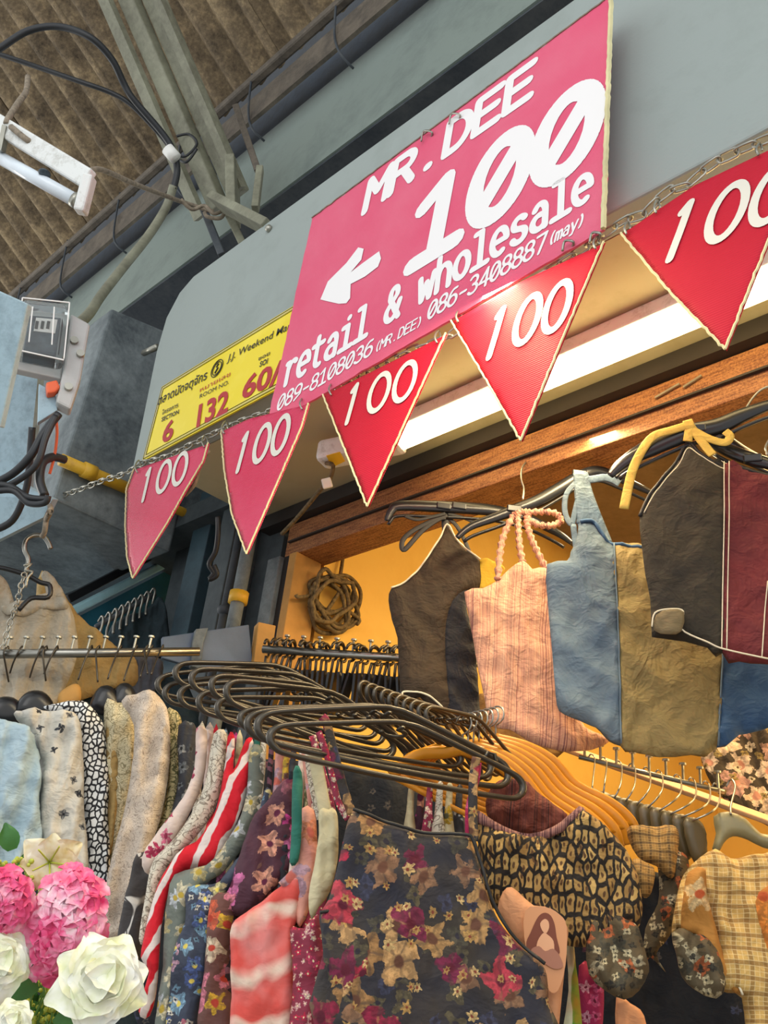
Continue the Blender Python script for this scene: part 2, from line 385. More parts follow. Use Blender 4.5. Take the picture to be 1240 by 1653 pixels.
def inside(poly, Q):
    A = np.array(poly); x = Q[:,0]; y = Q[:,1]; c = np.zeros(len(Q), bool); j = len(A)-1
    for i in range(len(A)):
        xi, yi = A[i]; xj, yj = A[j]
        m = ((yi > y) != (yj > y)) & (x < (xj-xi)*(y-yi)/(yj-yi+1e-15)+xi); c ^= m; j = i
    return c
def fold(u, v, seed, amp, fu, fv):
    if amp == 0: return 0.0
    a = noise.noise(Vector((u*fu+seed*7.3, v*fv, seed)))
    b = 1-2.6*abs(noise.noise(Vector((u*fu*1.3+v*4+seed, v*fv*1.9+seed*3, seed*2.0))))
    c = 1-2.6*abs(noise.noise(Vector((u*15+v*9, v*13-u*8, seed*5.0))))
    d = 1-2.4*abs(noise.noise(Vector((u*34-v*14, v*24+u*9, seed*3.0))))
    return amp*(0.9*a + 0.42*b + 0.30*c + 0.16*d)
def cloth(name, px, fr, mat, parent=None, thick=0.025, edge=0.035, folds=(0.012, 9, 2), seed=None, body=None, off=0.0, sm=4, res=None, back=True, gathers=None):
    """px: outline in photo pixels laid on the frame's plane; gives a rounded two-sided sheet with folds"""
    seed = random.random()*10 if seed is None else seed
    poly = [fr.uv(*p) for p in px]; poly = smooth2(poly, sm) if sm > 1 else poly
    bod = poly if body is None else smooth2([fr.uv(*p) for p in body], sm if sm > 1 else 1)
    A = np.array(poly); lo = A.min(0); hi = A.max(0); sz = max(hi-lo)
    res = res or max(0.007, sz/46)
    # resample boundary
    B = []
    for i in range(len(poly)):
        a = A[i]; b = A[(i+1) % len(A)]; L = np.linalg.norm(b-a); m = max(1, int(L/res))
        if L < 1e-5: continue
        for k in range(m): B.append(tuple(a+(b-a)*k/m))
    gx = np.arange(lo[0], hi[0], res); gy = np.arange(lo[1], hi[1], res*1.15)
    G = np.array([(x + (0.5*res if j % 2 else 0), y) for j, y in enumerate(gy) for x in gx])
    if len(G):
        G = G[inside(B, G)]
        if len(G): G = G[dist_to(B, G) > res*0.45]
    pts = [Vector(p) for p in B] + [Vector(p) for p in G]
    vo, _, fo, *_r = delaunay_2d_cdt(pts, [], [list(range(len(B)))], 1, 1e-7)
    Q = np.array([(v[0], v[1]) for v in vo]); d = dist_to(bod, Q); d = np.where(d < 1e-5, 0, d)
    dm = np.clip(d/edge, 0, 1); pr = np.sqrt(np.clip(1-(1-dm)**2, 0, 1))
    amp, fu, fv = folds; vs = []; uv = []
    fl = [fold(q[0], q[1], seed, amp, fu, fv) for q in Q]
    if gathers is not None:
        ga, gf = gathers; fl = [f + ga*abs(noise.noise(Vector((q[0]*gf, q[1]*gf*0.45, seed)))) for f, q in zip(fl, Q)]
    n = len(Q); zero = dist_to(B, Q) < 1e-5
    for q, p, f in zip(Q, pr, fl):
        vs.append(fr.o + fr.u*q[0] + fr.w*q[1] + fr.n*(off + thick*0.5*p + f)); uv.append((float(q[0])+seed, float(q[1])+seed))
    fs = [tuple(f) for f in fo]
    if back:
        for q, p, f in zip(Q, pr, fl):
            vs.append(fr.o + fr.u*q[0] + fr.w*q[1] + fr.n*(off - thick*0.5*p - 0.002 + f*0.8)); uv.append((float(q[0])+seed+.37, float(q[1])+seed))
        fs += [tuple(n+i for i in reversed(f)) for f in fo]
        # rim
        cnt = {}
        for f in fo:
            for i in range(3):
                e = (f[i], f[(i+1) % 3]); cnt[e] = 1
        for (a, b) in list(cnt):
            if (b, a) not in cnt: fs.append((b, a, a+n, b+n))
    mb = MB(); mb.add(vs, fs)
    o = mb.build(name, mat, parent, smooth=True, uv=uv, normals=False)
    return o
def line_on(name, px, fr, r, mat, parent, off=0.014, k=5, n=6, seed=None, folds=None, flat=1.0):
    pts = []
    for p in smooth_path([Vector((a, b, 0)) for a, b in px], k):
        u, v = fr.uv(p.x, p.y); f = fold(u, v, seed, *folds) if folds else 0.0
        pts.append(fr.o + fr.u*u + fr.w*v + fr.n*(off+f))
    return MB().tube(pts, r, n, flat=flat, up=fr.n).build(name, mat, parent, smooth=True)
def ribbon(name, px, fr, w, mat, parent, off=0.0, twist=0.0, k=6, offs=None):
    """flat strap following pixels on a frame"""
    pts = smooth_path([Vector((a, b, (offs[i] if offs else off))) for i, (a, b) in enumerate(px)], k)
    W = [fr.pt(p.x, p.y, p.z) for p in pts]
    mb = MB().tube(W, w/2, 8, flat=0.22, up=fr.n)
    return mb.build(name, mat, parent, smooth=True, uv=[(v.dot(fr.u), v.z) for v in mb.v])

# ================================================================== the setting
def struct(name, mb, mat, **k):
    o = mb.build(name, mat, None, **k); o['kind'] = 'structure'; return o
YF = 1.30                       # shop front plane
floor = struct('floor', MB().box((-8, -3.5, -0.1), (3, 6, 0)), M['floor'])
# --- painted fascia panel with a rounded upper left corner
fx0 = -2.76; fz0 = 1.6+2.42*0.65; fz1 = 1.6+1.8565*YF+0.0
fr_f = lambda x, z: Vector((x, YF, z))
pl = [fr_f(fx0+0.06, fz0), fr_f(1.6, fz0), fr_f(1.6, fz1+0.02), fr_f(-2.62, fz1), fr_f(-2.70, fz1-0.04), fr_f(-2.755, fz1-0.14), fr_f(fx0, fz1-0.3)]
struct('wall_front', MB().prism(pl, (0, 0.07, 0)), M['fascia'], bevel=0.006)
# --- soffit, black strip filling the gap, timber beam
YB = 1.84; zs = fz0
struct('trim_1', MB().box((-2.62, YF+0.07, zs), (1.8, YB-0.02, zs+0.05)), M['soffit'])
struct('trim_2', MB().box((-2.6, YB-0.035, zs-0.055), (1.8, YB+0.05, zs-0.002)), M['black_gap'])
beam = empty('timber_beam', (-1.0, YB, 2.99), 'long reddish brown speckled timber beam above the stall opening', 'beam')
zb = 2.985
MB().box((-2.46, YB+0.0, zb), (1.8, YB+0.13, zs-0.058)).build('beam_face', M['wood'], beam, bevel=0.004)
MB().box((-2.44, YB-0.012, zb+0.05), (1.8, YB-0.0005, zb+0.056)).build('groove', M['black_gap'], beam)
for xx, ln in ((-0.98, 0.07), (-0.9, 0.05)):
    MB().bar((xx, YB-0.006, zb+0.085), (xx+ln, YB-0.006, zb+0.1), 0.006, 0.006).build('staple', M['zinc'], beam)
# --- stall interior
XW = -2.40; ZC = 3.75
struct('wall_left', MB().box((XW-0.08, YB+0.14, 0), (XW, 5.4, ZC)), M['ochre'])
struct('wall_back', MB().box((XW-0.08, 5.0, 0), (2.6, 5.1, ZC)), M['ochre'])
struct('wall_right', MB().box((2.0, YB, 0), (2.1, 5.0, ZC)), M['ochre'])
struct('ceiling', MB().box((XW-0.08, YB+0.135, ZC), (2.6, 5.1, ZC+0.08)), M['ceil_brown'])
struct('trim_3', MB().box((-2.62, YB+0.01, zs), (2.0, YB+0.13, ZC)), M['ceil_brown'])
# posts left of the opening
struct('trim_4', MB().box((XW-0.06, YB, 0), (XW-0.02, YB+0.1, zb)), M['black_gap'])
struct('trim_5', MB().box((XW-0.02, YB-0.01, 0), (XW+0.02, YB+0.11, zb)), M['board'], bevel=0.003)
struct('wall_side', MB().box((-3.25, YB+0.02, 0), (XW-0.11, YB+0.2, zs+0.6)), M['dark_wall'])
struct('trim_6', MB().box((XW-0.13, YB-0.02, 0), (XW-0.06, YB+0.12, zb)), M['column'], bevel=0.004)
struct('trim_7', MB().box((-2.76, YB-0.10, 0), (-2.66, YB+0.02, 3.4)), M['dark_wall'], bevel=0.004)
struct('trim_8', MB().box((-3.02, YB-0.06, 0), (-2.9, YB+0.02, 3.4)), M['teal_wall'], bevel=0.004)
# fascia return and neighbour's block (painted column box at the left)
cc = onY(85, 805, 1.2)
struct('wall_corner', MB().prism([(cc.x, 1.2, cc.z), (cc.x, 1.72, cc.z+0.0), (cc.x, 1.72, cc.z+1.0), (cc.x, 1.2, cc.z+0.90)], (-4.0, 0, 0)), M['column'], bevel=0.01)
struct('trim_9', MB().box((cc.x-0.3, 1.721, cc.z+0.12), (cc.x-0.001, 3.1, cc.z+1.2)), M['column'])
# neighbour stall: dim lining, ceiling and lit strip
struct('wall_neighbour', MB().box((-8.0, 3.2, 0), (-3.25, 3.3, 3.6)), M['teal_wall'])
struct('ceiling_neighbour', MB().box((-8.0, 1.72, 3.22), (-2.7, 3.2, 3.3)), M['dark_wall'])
nb = MB(); a = P(110, 990, 3.7); b = P(300, 893, 4.3); nb.bar(a, b, 0.035, 0.035)
tag(nb.build('light_fixture', M['teal_lit'], bevel=0.008), 'pale teal lit strip rail glowing in the dark neighbouring stall', 'light fixture')
nb = MB(); a = P(108, 968, 3.7); b = P(300, 868, 4.3); nb.bar(a, b, 0.03, 0.035)
tag(nb.build('black_rail', M['black_pl'], bevel=0.003), 'black rail sloping above the teal strip in the neighbouring stall', 'rail')
nb = MB(); q = [P(118, 1000, 3.72), P(300, 905, 4.32), P(312, 1000, 4.32), P(200, 1060, 3.9), P(130, 1060, 3.72)]; nb.prism(q, FWD*0.03)
tag(nb.build('stall_panel', plain('deep_teal_panel', '#1f5f74', 0.5)), 'deep teal panel below the lit strip in the neighbouring stall', 'panel')

# --- gutter beam behind the fascia (long pressed sheet profile parallel to the front)
def ext(prof, x0, x1):
    return [(x0, y, z) for y, z in prof], (x1-x0, 0, 0)
YG = 1.60
gz = lambda r, y: 1.6 + r*y
g = empty('roof_gutter', (-3, YG, gz(1.95, YG)), 'long green grey box gutter running above the painted fascia', 'gutter')
pf = [(YG, gz(1.955, YG)), (YG+0.05, gz(2.30, YG+0.05)), (YG+0.02, gz(2.66, YG+0.02)), (YG+0.9, gz(2.66, YG)), (YG+0.9, gz(1.955, YG))]
p_, v_ = ext(pf[:2]+[(YG+0.07, pf[1][1]), (YG+0.02, pf[0][1])], -7, 2); MB().prism(p_, v_).build('front_sheet', M['gutter'], g)
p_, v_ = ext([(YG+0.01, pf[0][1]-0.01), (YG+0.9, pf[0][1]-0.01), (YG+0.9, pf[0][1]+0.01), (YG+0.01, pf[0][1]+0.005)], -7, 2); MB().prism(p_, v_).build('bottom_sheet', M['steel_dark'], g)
p_, v_ = ext([(YG+0.055, pf[1][1]+0.002), (YG+0.03, gz(2.66, YG+0.02)), (YG+0.06, gz(2.66, YG+0.02)), (YG+0.075, pf[1][1]+0.002)], -7, 2); MB().prism(p_, v_).build('upper_sheet', M['shade_navy_steel'], g)
YE = 1.50
MB().bar((-7, YE, gz(2.68, YE)), (2, YE, gz(2.68, YE)), 0.05, 0.05).build('lip_edge', M['gutter_lip'], g, bevel=0.012)
MB().bar((-7, YE+0.03, gz(2.55, YE)), (2, YE+0.03, gz(2.55, YE)), 0.02, 0.19).build('lip_face', M['gutter_lip'], g)
for k in range(9):
    x = -5.4+0.62*k
    MB().tube(smooth_path([(x, YE-0.02, gz(2.70, YE)), (x, YE+0.005, gz(2.55, YE)), (x+0.05, YE+0.02, gz(2.44, YE)), (x+0.06, YE+0.1, gz(2.42, YE))], 3), 0.006, 6).build('bracket_rod', M['steel_dark'], g, smooth=True)

# --- corrugated roof: sheets rising from the gutter towards the alley
SL = 0.62
def roofsheet(name, x0, x1, ln, pitch, amp, z0):
    n = int((x1-x0)/pitch)*8; vs = []; fs = []; top = []
    for i in range(n+1):
        x = x0+(x1-x0)*i/n; a = amp*math.cos(2*math.pi*x/pitch)
        for j in (0, 1):
            y = YE+0.05-(ln*j); z = z0 + SL*ln*j + a
            vs.append((x, y, z)); top.append((x, y, z+0.009))
    m = len(vs); vs += top
    for i in range(n):
        a = 2*i; fs.append((a, a+1, a+3, a+2)); fs.append((m+a, m+a+2, m+a+3, m+a+1))
    for i in (0,): fs.append((0, m, m+1, 1)); fs.append((2*n, 2*n+1, m+2*n+1, m+2*n))
    return MB().add(vs, fs).build(name, M['roof'], roof, smooth=True, normals=False)
roof = bpy.data.objects.new('ceiling_roof', None); roof.location = (-3, 1.5, 5.6); link(roof); roof['kind'] = 'structure'
xs = [-7.6, -6.65, -5.7, -4.75, -3.8, -2.85, -1.9, -0.95, 0.0]
for k in range(8):
    o = roofsheet('roof_sheet', xs[k]+0.0, xs[k+1]+0.1, 2.6, 0.15, 0.036, gz(2.70, YE)+0.03+0.012*(k % 2))

# --- rafter: double channel rising from the gutter
E0 = onY(378, 322, 1.48); E1 = onX(222, -40, E0.x)
rf = empty('roof_rafter', E0, 'olive steel rafter of two channels rising to the top edge', 'rafter')
dr = (E1-E0).normalized(); E2 = E0 + (E1-E0)*1.3
up = Vector((1,0,0)).cross(dr)
MB().bar(E0+Vector((0.035,0,0)), E2+Vector((0.035,0,0)), 0.10, 0.05, up).build('channel', M['steel'], rf, bevel=0.006)
MB().bar(E0+Vector((-0.075,0,0))+up*0.03, E2+Vector((-0.075,0,0))+up*0.03, 0.09, 0.05, up).build('channel', M['steel'], rf, bevel=0.006)
MB().bar(E0+Vector((0.10,0,0))+up*0.05, E2+Vector((0.10,0,0))+up*0.05, 0.045, 0.03, up).build('flange', M['steel'], rf)
MB().bar(E0+Vector((-0.17,0,0))+up*0.07, E2+Vector((-0.17,0,0))+up*0.07, 0.06, 0.03, up).build('flange', M['steel'], rf)
def steelbar(name, a, b, w, h, label, cat='brace', mat='steel'):
    return tag(MB().bar(a, b, w, h, up=FWD.cross((b-a))).build(name, M[mat], bevel=0.004), label, cat)
steelbar('gusset_plate', P(375, 262+5, 4.05), P(377, 352, 3.9), 0.13, 0.04, 'square olive gusset block at the foot of the steel rafter', 'plate')
steelbar('steel_brace', P(350, 325, 3.75), P(440, 372, 3.35), 0.10, 0.035, 'olive steel brace running from the rafter foot down to the fascia top', 'brace')
steelbar('steel_brace', P(330, 340, 3.9), P(360, 415, 3.7), 0.045, 0.03, 'left thin dark strut under the rafter foot behind the fascia', 'brace', 'steel_dark')
steelbar('steel_brace', P(368, 345, 3.85), P(394, 398, 3.65), 0.045, 0.03, 'right thin dark strut under the rafter foot behind the fascia', 'brace', 'steel')
steelbar('steel_brace', P(382, 175, 4.3), P(418, 280, 4.0), 0.05, 0.03, 'rusty strap hanging from the gutter end beside the rafter', 'strap', 'gutter_lip')
steelbar('steel_brace', P(420, 272, 4.0), P(412, 338, 3.85), 0.04, 0.03, 'short pale strap right of the rafter foot', 'strap', 'steel')
tag(wire('bent_wire', [P(285, 220, 4.1), P(305, 217, 4.1), P(318, 232, 4.08), P(300, 252, 4.05), P(282, 250, 4.05), P(300, 262, 4.0), P(318, 240, 4.0)], 0.006, M['rubber']), 'bunched thin black wires beside the white cable clip', 'wire')

# --- cables under the roof
def cable(pts, r, label, mat='rubber', name='cable', cat='cable'):
    return tag(wire(name, [P(*p) for p in pts], r, M[mat]), label, cat)
cable([(-30,95,3.6),(0,78,3.6),(45,50,3.6),(95,43,3.6),(145,60,3.6),(180,95,3.65),(200,135,3.7),(215,160,3.72),(262,215,3.78),(280,245,3.8),(286,275,3.8),(280,305,3.8)], 0.014, 'thick black cable arching from the left edge to the white clip')
cable([(-30,80,3.7),(0,88,3.7),(60,108,3.7),(130,132,3.7),(180,150,3.72),(215,172,3.74),(262,222,3.8),(276,243,3.83)], 0.010, 'thinner black cable running straight to the white clip')
cable([(280,300,3.8),(268,335,3.8),(240,380,3.7),(200,430,3.55),(165,475,3.4),(145,505,3.2),(125,525,3.0)], 0.018, 'grey cable dropping from the white clip to the meter', 'steel')
tag(MB().tube([P(270,240,3.76), P(284,256,3.76)], 0.026, 12).build('cable_clip', M['white'], smooth=True), 'small white ring clip holding the black cables', 'clip')
# --- left lamp hung on wires
lf = empty('fluorescent_lamp', P(70, 260, 2.6), 'grimy white bare tube fluorescent lamp hung under the roof at left', 'lamp')
MB().bar(P(-40, 178, 2.72), P(143, 290, 2.5), 0.055, 0.03, FWD).build('housing', M['lamp_white'], lf, bevel=0.006)
MB().cyl(P(-40, 232, 2.72), P(126, 326, 2.5), 0.019, 16).build('tube', M['tube_off'], lf, smooth=True)
MB().cyl(P(118, 321, 2.5), P(126, 326, 2.5), 0.021, 16).build('tube_cap', M['zinc'], lf, smooth=True)
MB().bar(P(145, 285, 2.5), P(130, 344, 2.49), 0.03, 0.045, FWD).build('end_socket', M['lamp_white'], lf, bevel=0.006)
s_ = MB().sphere(P(72, 280, 2.56), 0.018, 0.018, 0.006).build('starter', M['meter_dark'], lf, smooth=True)
MB().bar(P(10, 205, 2.64), P(2, 245, 2.64), 0.012, 0.03, FWD).build('clip', M['zinc'], lf)
tag(wire('hanging_wire', [P(10,200,2.64), P(14,190,2.66), P(30,165,2.8), P(42,148,2.9), P(45,124,3.0)], 0.009, M['wire_dust'], k=4), 'short twisted wire holding up the left end of the bare tube lamp', 'wire')
tag(wire('hanging_wire', [P(18,205,2.62), P(55,233,2.6), P(110,256,2.8), P(140,275,3.0), P(165,274,3.1), P(225,300,3.4), P(300,328,3.8), P(345,342,3.85)], 0.009, M['wire_dust'], k=4), 'long dusty twisted wire from the tube lamp to the rafter foot', 'wire')
tag(wire('hanging_wire', [P(292,322,3.75), P(310,338,3.78), P(330,332,3.8), P(345,345,3.78), P(362,340,3.78), P(356,352,3.78), P(335,350,3.78), P(330,342,3.78)], 0.008, M['wire_dust'], k=5), 'knotted end of dusty wire wound around the rafter foot', 'wire')

# --- left edge: blue panel, meter, switch box, conduit, cables
pn = MB(); pn.prism([P(-40, 452, 1.9), P(45, 490, 1.9), P(0, 690, 1.9), P(-40, 680, 1.9)], FWD*0.025)
tag(pn.build('blue_panel', M['blue_paint_and_light'], bevel=0.003), 'pale blue weathered panel cut off by the left picture edge', 'panel')
Fm = Fr(75, 570, 2.55, -6)
def pq(fr, px, off): return [fr.pt(a, b, off) for a, b in px]
mt = empty('electricity_meter', Fm.pt(75, 600), 'clear domed electricity meter on the column beside the blue panel', 'meter')
MB().prism(pq(Fm, [(30,512),(112,520),(98,618),(18,600)], -0.01), Fm.n*0.03).build('base_plate', M['meter_grey'], mt, bevel=0.004)
MB().prism(pq(Fm, [(46,530),(96,534),(88,592),(36,585)], 0.02), Fm.n*0.035).build('works', M['meter_dark'], mt, bevel=0.004)
MB().prism(pq(Fm, [(56,535),(90,538),(86,560),(52,556)], 0.055), Fm.n*0.004).build('dial_plate', M['white'], mt)
for k in range(3):
    MB().bar(Fm.pt(58+9*k, 541, 0.06), Fm.pt(56+9*k, 553, 0.06), 0.008, 0.003, Fm.n).build('dial_window', M['ink'], mt)
MB().prism(pq(Fm, [(32,508),(110,516),(100,610),(20,594)], 0.022), Fm.n*0.062).build('glass_cover', M['glass'], mt, bevel=0.018)
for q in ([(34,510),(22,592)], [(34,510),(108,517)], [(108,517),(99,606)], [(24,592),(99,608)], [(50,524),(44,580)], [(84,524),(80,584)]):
    MB().bar(Fm.pt(*q[0], 0.084), Fm.pt(*q[1], 0.084), 0.0035, 0.003, Fm.n).build('cover_rim_glint', M['white'], mt)  # white bars paint bright highlights along the cover rim and glass
sb = empty('switch_box', P(120, 610, 2.5), 'narrow grey switch box with screw heads right of the clear meter', 'switch box')
MB().prism(pq(Fm, [(112,520),(143,537),(128,625),(112,674),(88,662),(100,610)], 0.0), Fm.n*0.045).build('body', M['meter_grey'], sb, bevel=0.007)
for a, b in ((117,566),(127,587),(108,640)): MB().cyl(Fm.pt(a, b, 0.044), Fm.pt(a, b, 0.056), 0.011, 10).build('screw', M['zinc'], sb)
tag(MB().prism(pq(Fm, [(72,632),(90,628),(95,640),(86,648),(74,650)], 0.02), Fm.n*0.03).build('orange_plug', M['orange'], bevel=0.005), 'small bright orange plug under the clear meter', 'plug')
tag(MB().prism(pq(Fm, [(62,625),(88,640),(92,668),(60,688)], 0.0), Fm.n*0.02).build('pale_tag', M['blue_paint_and_light'], bevel=0.002), 'pale blue plate hanging below the orange plug', 'plate')
cable([(95,668,2.45),(70,700,2.42),(50,735,2.4),(20,765,2.4),(-20,785,2.4)], 0.011, 'thick dark cable curving from the switch box to the left edge')
cable([(90,672,2.43),(74,706,2.4),(60,748,2.38),(30,775,2.38),(-20,800,2.38)], 0.009, 'second dark cable below the thick one from the switch box')
cable([(-20,782,2.35),(15,785,2.35),(45,803,2.33),(80,806,2.33)], 0.009, 'dark cable entering from the left edge towards the chain knot')
cable([(-20,795,2.33),(20,792,2.33),(45,812,2.32),(72,812,2.3),(78,800,2.3)], 0.008, 'lower dark cable looping beside the chain knot')
cable([(104,742,2.5),(85,738,2.46),(68,748,2.42),(64,775,2.4),(72,800,2.38)], 0.012, 'black cable bending out of the yellow conduit')
cable([(52,690,2.5),(48,740,2.5),(42,790,2.5),(20,840,2.5),(-20,860,2.5)], 0.010, 'black cable running down the pale left column')
cable([(90,672,2.46),(92,700,2.46),(88,735,2.46),(80,765,2.46)], 0.004, 'thin red and grey wire hanging below the switch box', 'orange')
cd_ = empty('yellow_conduit', P(150, 765, 2.5), 'chipped yellow conduit pipe passing behind the first pennant', 'pipe')
ca, cb_ = onX(98, 742, cc.x+0.035), onX(345, 848, cc.x+0.035)
MB().cyl(ca, ca.lerp(cb_, 0.42), 0.024, 14).build('pipe', M['yellow'], cd_, smooth=True)
MB().cyl(ca.lerp(cb_, 0.13), ca.lerp(cb_, 0.2), 0.031, 14).build('coupling', M['yellow'], cd_, smooth=True)
MB().cyl(ca.lerp(cb_, 0.42), cb_, 0.019, 14).build('thin_pipe', M['yellow'], cd_, smooth=True)
struct('trim_10', MB().prism([P(-30,885,2.62), P(-30,800,2.62), P(30,780,2.62), P(84,806,2.6), P(70,835,2.6)], FWD*0.05), M['blue_paint_and_light'])  # concrete corner, its bluish light put into the pale blue colour
struct('trim_11', MB().prism([P(-30,560,2.72), P(62,600,2.72), P(38,838,2.72), P(-30,860,2.72)], FWD*0.05), M['blue_paint_and_light'])  # concrete column face with the bluish light painted in as pale blue
# fascia corner bolt
tag(MB().cyl(onY(232, 570, 1.31), onY(254, 560, 1.31), 0.013, 10).build('bolt', M['zinc'], smooth=True), 'small steel bolt between the column and the fascia corner', 'bolt')
tag(MB().sphere(onY(434, 369, YF-0.005), 0.014).build('bolt', M['zinc'], smooth=True), 'rusty bolt head on the top edge of the painted fascia', 'bolt')

# --- pipes and grey strip by the opening
pp = empty('drain_pipe', onY(385, 1000, YB-0.14), 'dark upright pipe with a tan collar left of the ochre wall', 'pipe')
xa = onY(385, 965, YB-0.14)
MB().cyl((xa.x, xa.y, 0), (xa.x, xa.y, 3.5), 0.024, 12).build('pipe', M['column'], pp, smooth=True)
MB().cyl((xa.x, xa.y, xa.z-0.02), (xa.x, xa.y, xa.z+0.02), 0.034, 12).build('collar', M['yellow'], pp, smooth=True)
xb = onY(362, 985, YB-0.14)
p2 = empty('thin_pipe', (xb.x, xb.y, 0), 'thinner dark pipe with clamp left of the collared pipe', 'pipe')
MB().cyl((xb.x, xb.y, 0), (xb.x, xb.y, 3.5), 0.014, 10).build('pipe', M['steel_dark'], p2, smooth=True)
MB().sphere((xb.x, xb.y, xb.z), 0.026, 0.026, 0.02).build('clamp', M['steel_dark'], p2, smooth=True)
tag(wire('cord', [P(352,835,3.12), P(352,862,3.1), P(348,890,3.1), P(338,910,3.1), P(345,925,3.1), P(338,935,3.1), P(350,928,3.1), P(345,912,3.1)], 0.009, M['rubber']), 'knotted dark cord hanging under the second pennant', 'cord')
br = empty('mounting_plate', P(370, 1050, 2.95), 'blue grey steel plate between the two nail studded rails', 'bracket')
Fb = Fr(365, 1050, 2.95, 12)
MB().prism(pq(Fb, [(262,1028),(402,1008),(408,1066),(398,1080),(330,1082),(262,1062)], 0), Fb.n*-0.02).build('plate', plain('blue_grey_plate', '#5b6b80', 0.5), br, bevel=0.003)
MB().prism(pq(Fb, [(314,1018),(334,1016),(326,1040),(322,1082),(306,1078),(308,1040)], 0.02), Fb.n*-0.03).build('hook_bracket', M['column'], br, bevel=0.003)
bd = empty('wooden_block', P(425, 1070, 2.9), 'orange lit plywood block at the left end of the inner rail', 'board')
MB().prism(pq(Fb, [(413,1008),(441,1014),(428,1104),(402,1100)], 0.03), Fb.n*-0.05).build('block_face', M['board'], bd, bevel=0.003)
MB().prism(pq(Fb, [(430,1060),(456,1060),(454,1096),(428,1100)], -0.03), Fb.n*-0.03).build('lower_block', M['board'], bd, bevel=0.003)

# ================================================================== lettering (stroke alphabet)
def arc(cx, cy, rx, ry, a0, a1, n=12):
    return [(cx+rx*math.cos(math.radians(a0+(a1-a0)*i/n)), cy+ry*math.sin(math.radians(a0+(a1-a0)*i/n))) for i in range(n+1)]
G_ = {
 'M': [[(0,0),(0,1),(.27,.45),(.54,1),(.54,0)]], 'R': [[(0,0),(0,1),(.28,1)]+arc(.28,.76,.22,.24,90,-90)+[(0,.52)], [(.28,.52),(.54,0)]],
 'D': [[(0,0),(0,1),(.2,1)]+arc(.2,.5,.32,.5,90,-90)+[(0,0)]], 'E': [[(.5,1),(0,1),(0,0),(.5,0)],[(0,.52),(.44,.52)]],
 '1': [[(.02,.78),(.28,1),(.28,0)],[(.02,0),(.54,0)]], '0': [arc(.27,.5,.27,.5,0,360,24),[(.11,.22),(.43,.78)]], 'O': [arc(.27,.5,.27,.5,0,360,24)],
 '2': [arc(.27,.74,.25,.26,165,-30)+[(0,0),(.54,0)]], '3': [arc(.24,.75,.24,.25,150,-90)+arc(.24,.26,.28,.26,90,-150)],
 '4': [[(.42,0),(.42,1),(0,.28),(.56,.28)]], '6': [[(.46,.97)]+arc(.36,.42,.36,.56,100,190)+arc(.27,.3,.27,.3,180,540,20)],
 '7': [[(0,1),(.54,1),(.2,0)]], '8': [arc(.27,.76,.23,.24,-90,270,18),arc(.27,.26,.27,.26,90,450,18)],
 '9': [arc(.27,.7,.27,.3,0,360,20),[(.54,.7),(.5,.3),(.1,.02)]], '-': [[(.1,.42),(.46,.42)]], '.': [[(.25,.03),(.29,.03)]],
 '(': [arc(.62,.45,.34,.6,125,235)], ')': [arc(-.08,.45,.34,.6,55,-55)], ' ': [],
 'r': [[(.04,.7),(.14,.7),(.14,0)],[(.14,.45)]+arc(.36,.42,.2,.28,165,50)], 'e': [[(.03,.37),(.51,.37)]+arc(.27,.36,.25,.36,0,300,16)],
 't': [[(.2,.95),(.2,.2)]+arc(.37,.2,.17,.2,180,290),[(.0,.7),(.48,.7)]], 'a': [[(.46,0),(.46,.45)]+arc(.27,.46,.19,.25,0,150),arc(.26,.2,.22,.2,70,320)+[(.46,.12)]],
 'i': [[(.06,.7),(.28,.7),(.28,0)],[(.02,0),(.54,0)],[(.27,.95),(.28,.97)]], 'l': [[(.06,1),(.28,1),(.28,0)],[(.02,0),(.54,0)]],
 '&': [[(.54,0),(.1,.68)]+arc(.25,.8,.15,.19,190,-20)+[(.1,.45)]+arc(.22,.24,.22,.24,150,340)+[(.54,.5)]],
 'w': [[(0,.7),(.12,0),(.27,.5),(.42,0),(.54,.7)]], 'h': [[(.04,1),(.04,0)],[(.04,.4)]+arc(.27,.42,.22,.28,160,0)+[(.49,0)]],
 'o': [arc(.27,.35,.25,.35,0,360,20)], 's': [arc(.27,.53,.2,.17,30,230)+arc(.27,.17,.22,.18,60,-160)],
 'm': [[(0,.7),(0,0)],arc(.13,.5,.13,.2,170,0,6)+[(.27,0)],arc(.41,.5,.13,.2,170,0,6)+[(.54,0)]], 'y': [[(.02,.7),(.27,.05)],[(.52,.7),(.2,-.25),(.04,-.25)]],
 '/': [[(.0,-.1),(.5,1.05)]],
}
BR = {'1': [[(.12,.86),(.22,1),(.2,.5),(.17,0)]], '0': [arc(.27,.5,.25,.48,100,455,24)]}
def strokes(text, adv=0.68, brush=False):
    out = []; x = 0
    for ch in text:
        for s in (BR if brush else G_)[ch]: out.append([(p[0]+x, p[1]) for p in s])
        x += adv
    return out, x-adv+0.56
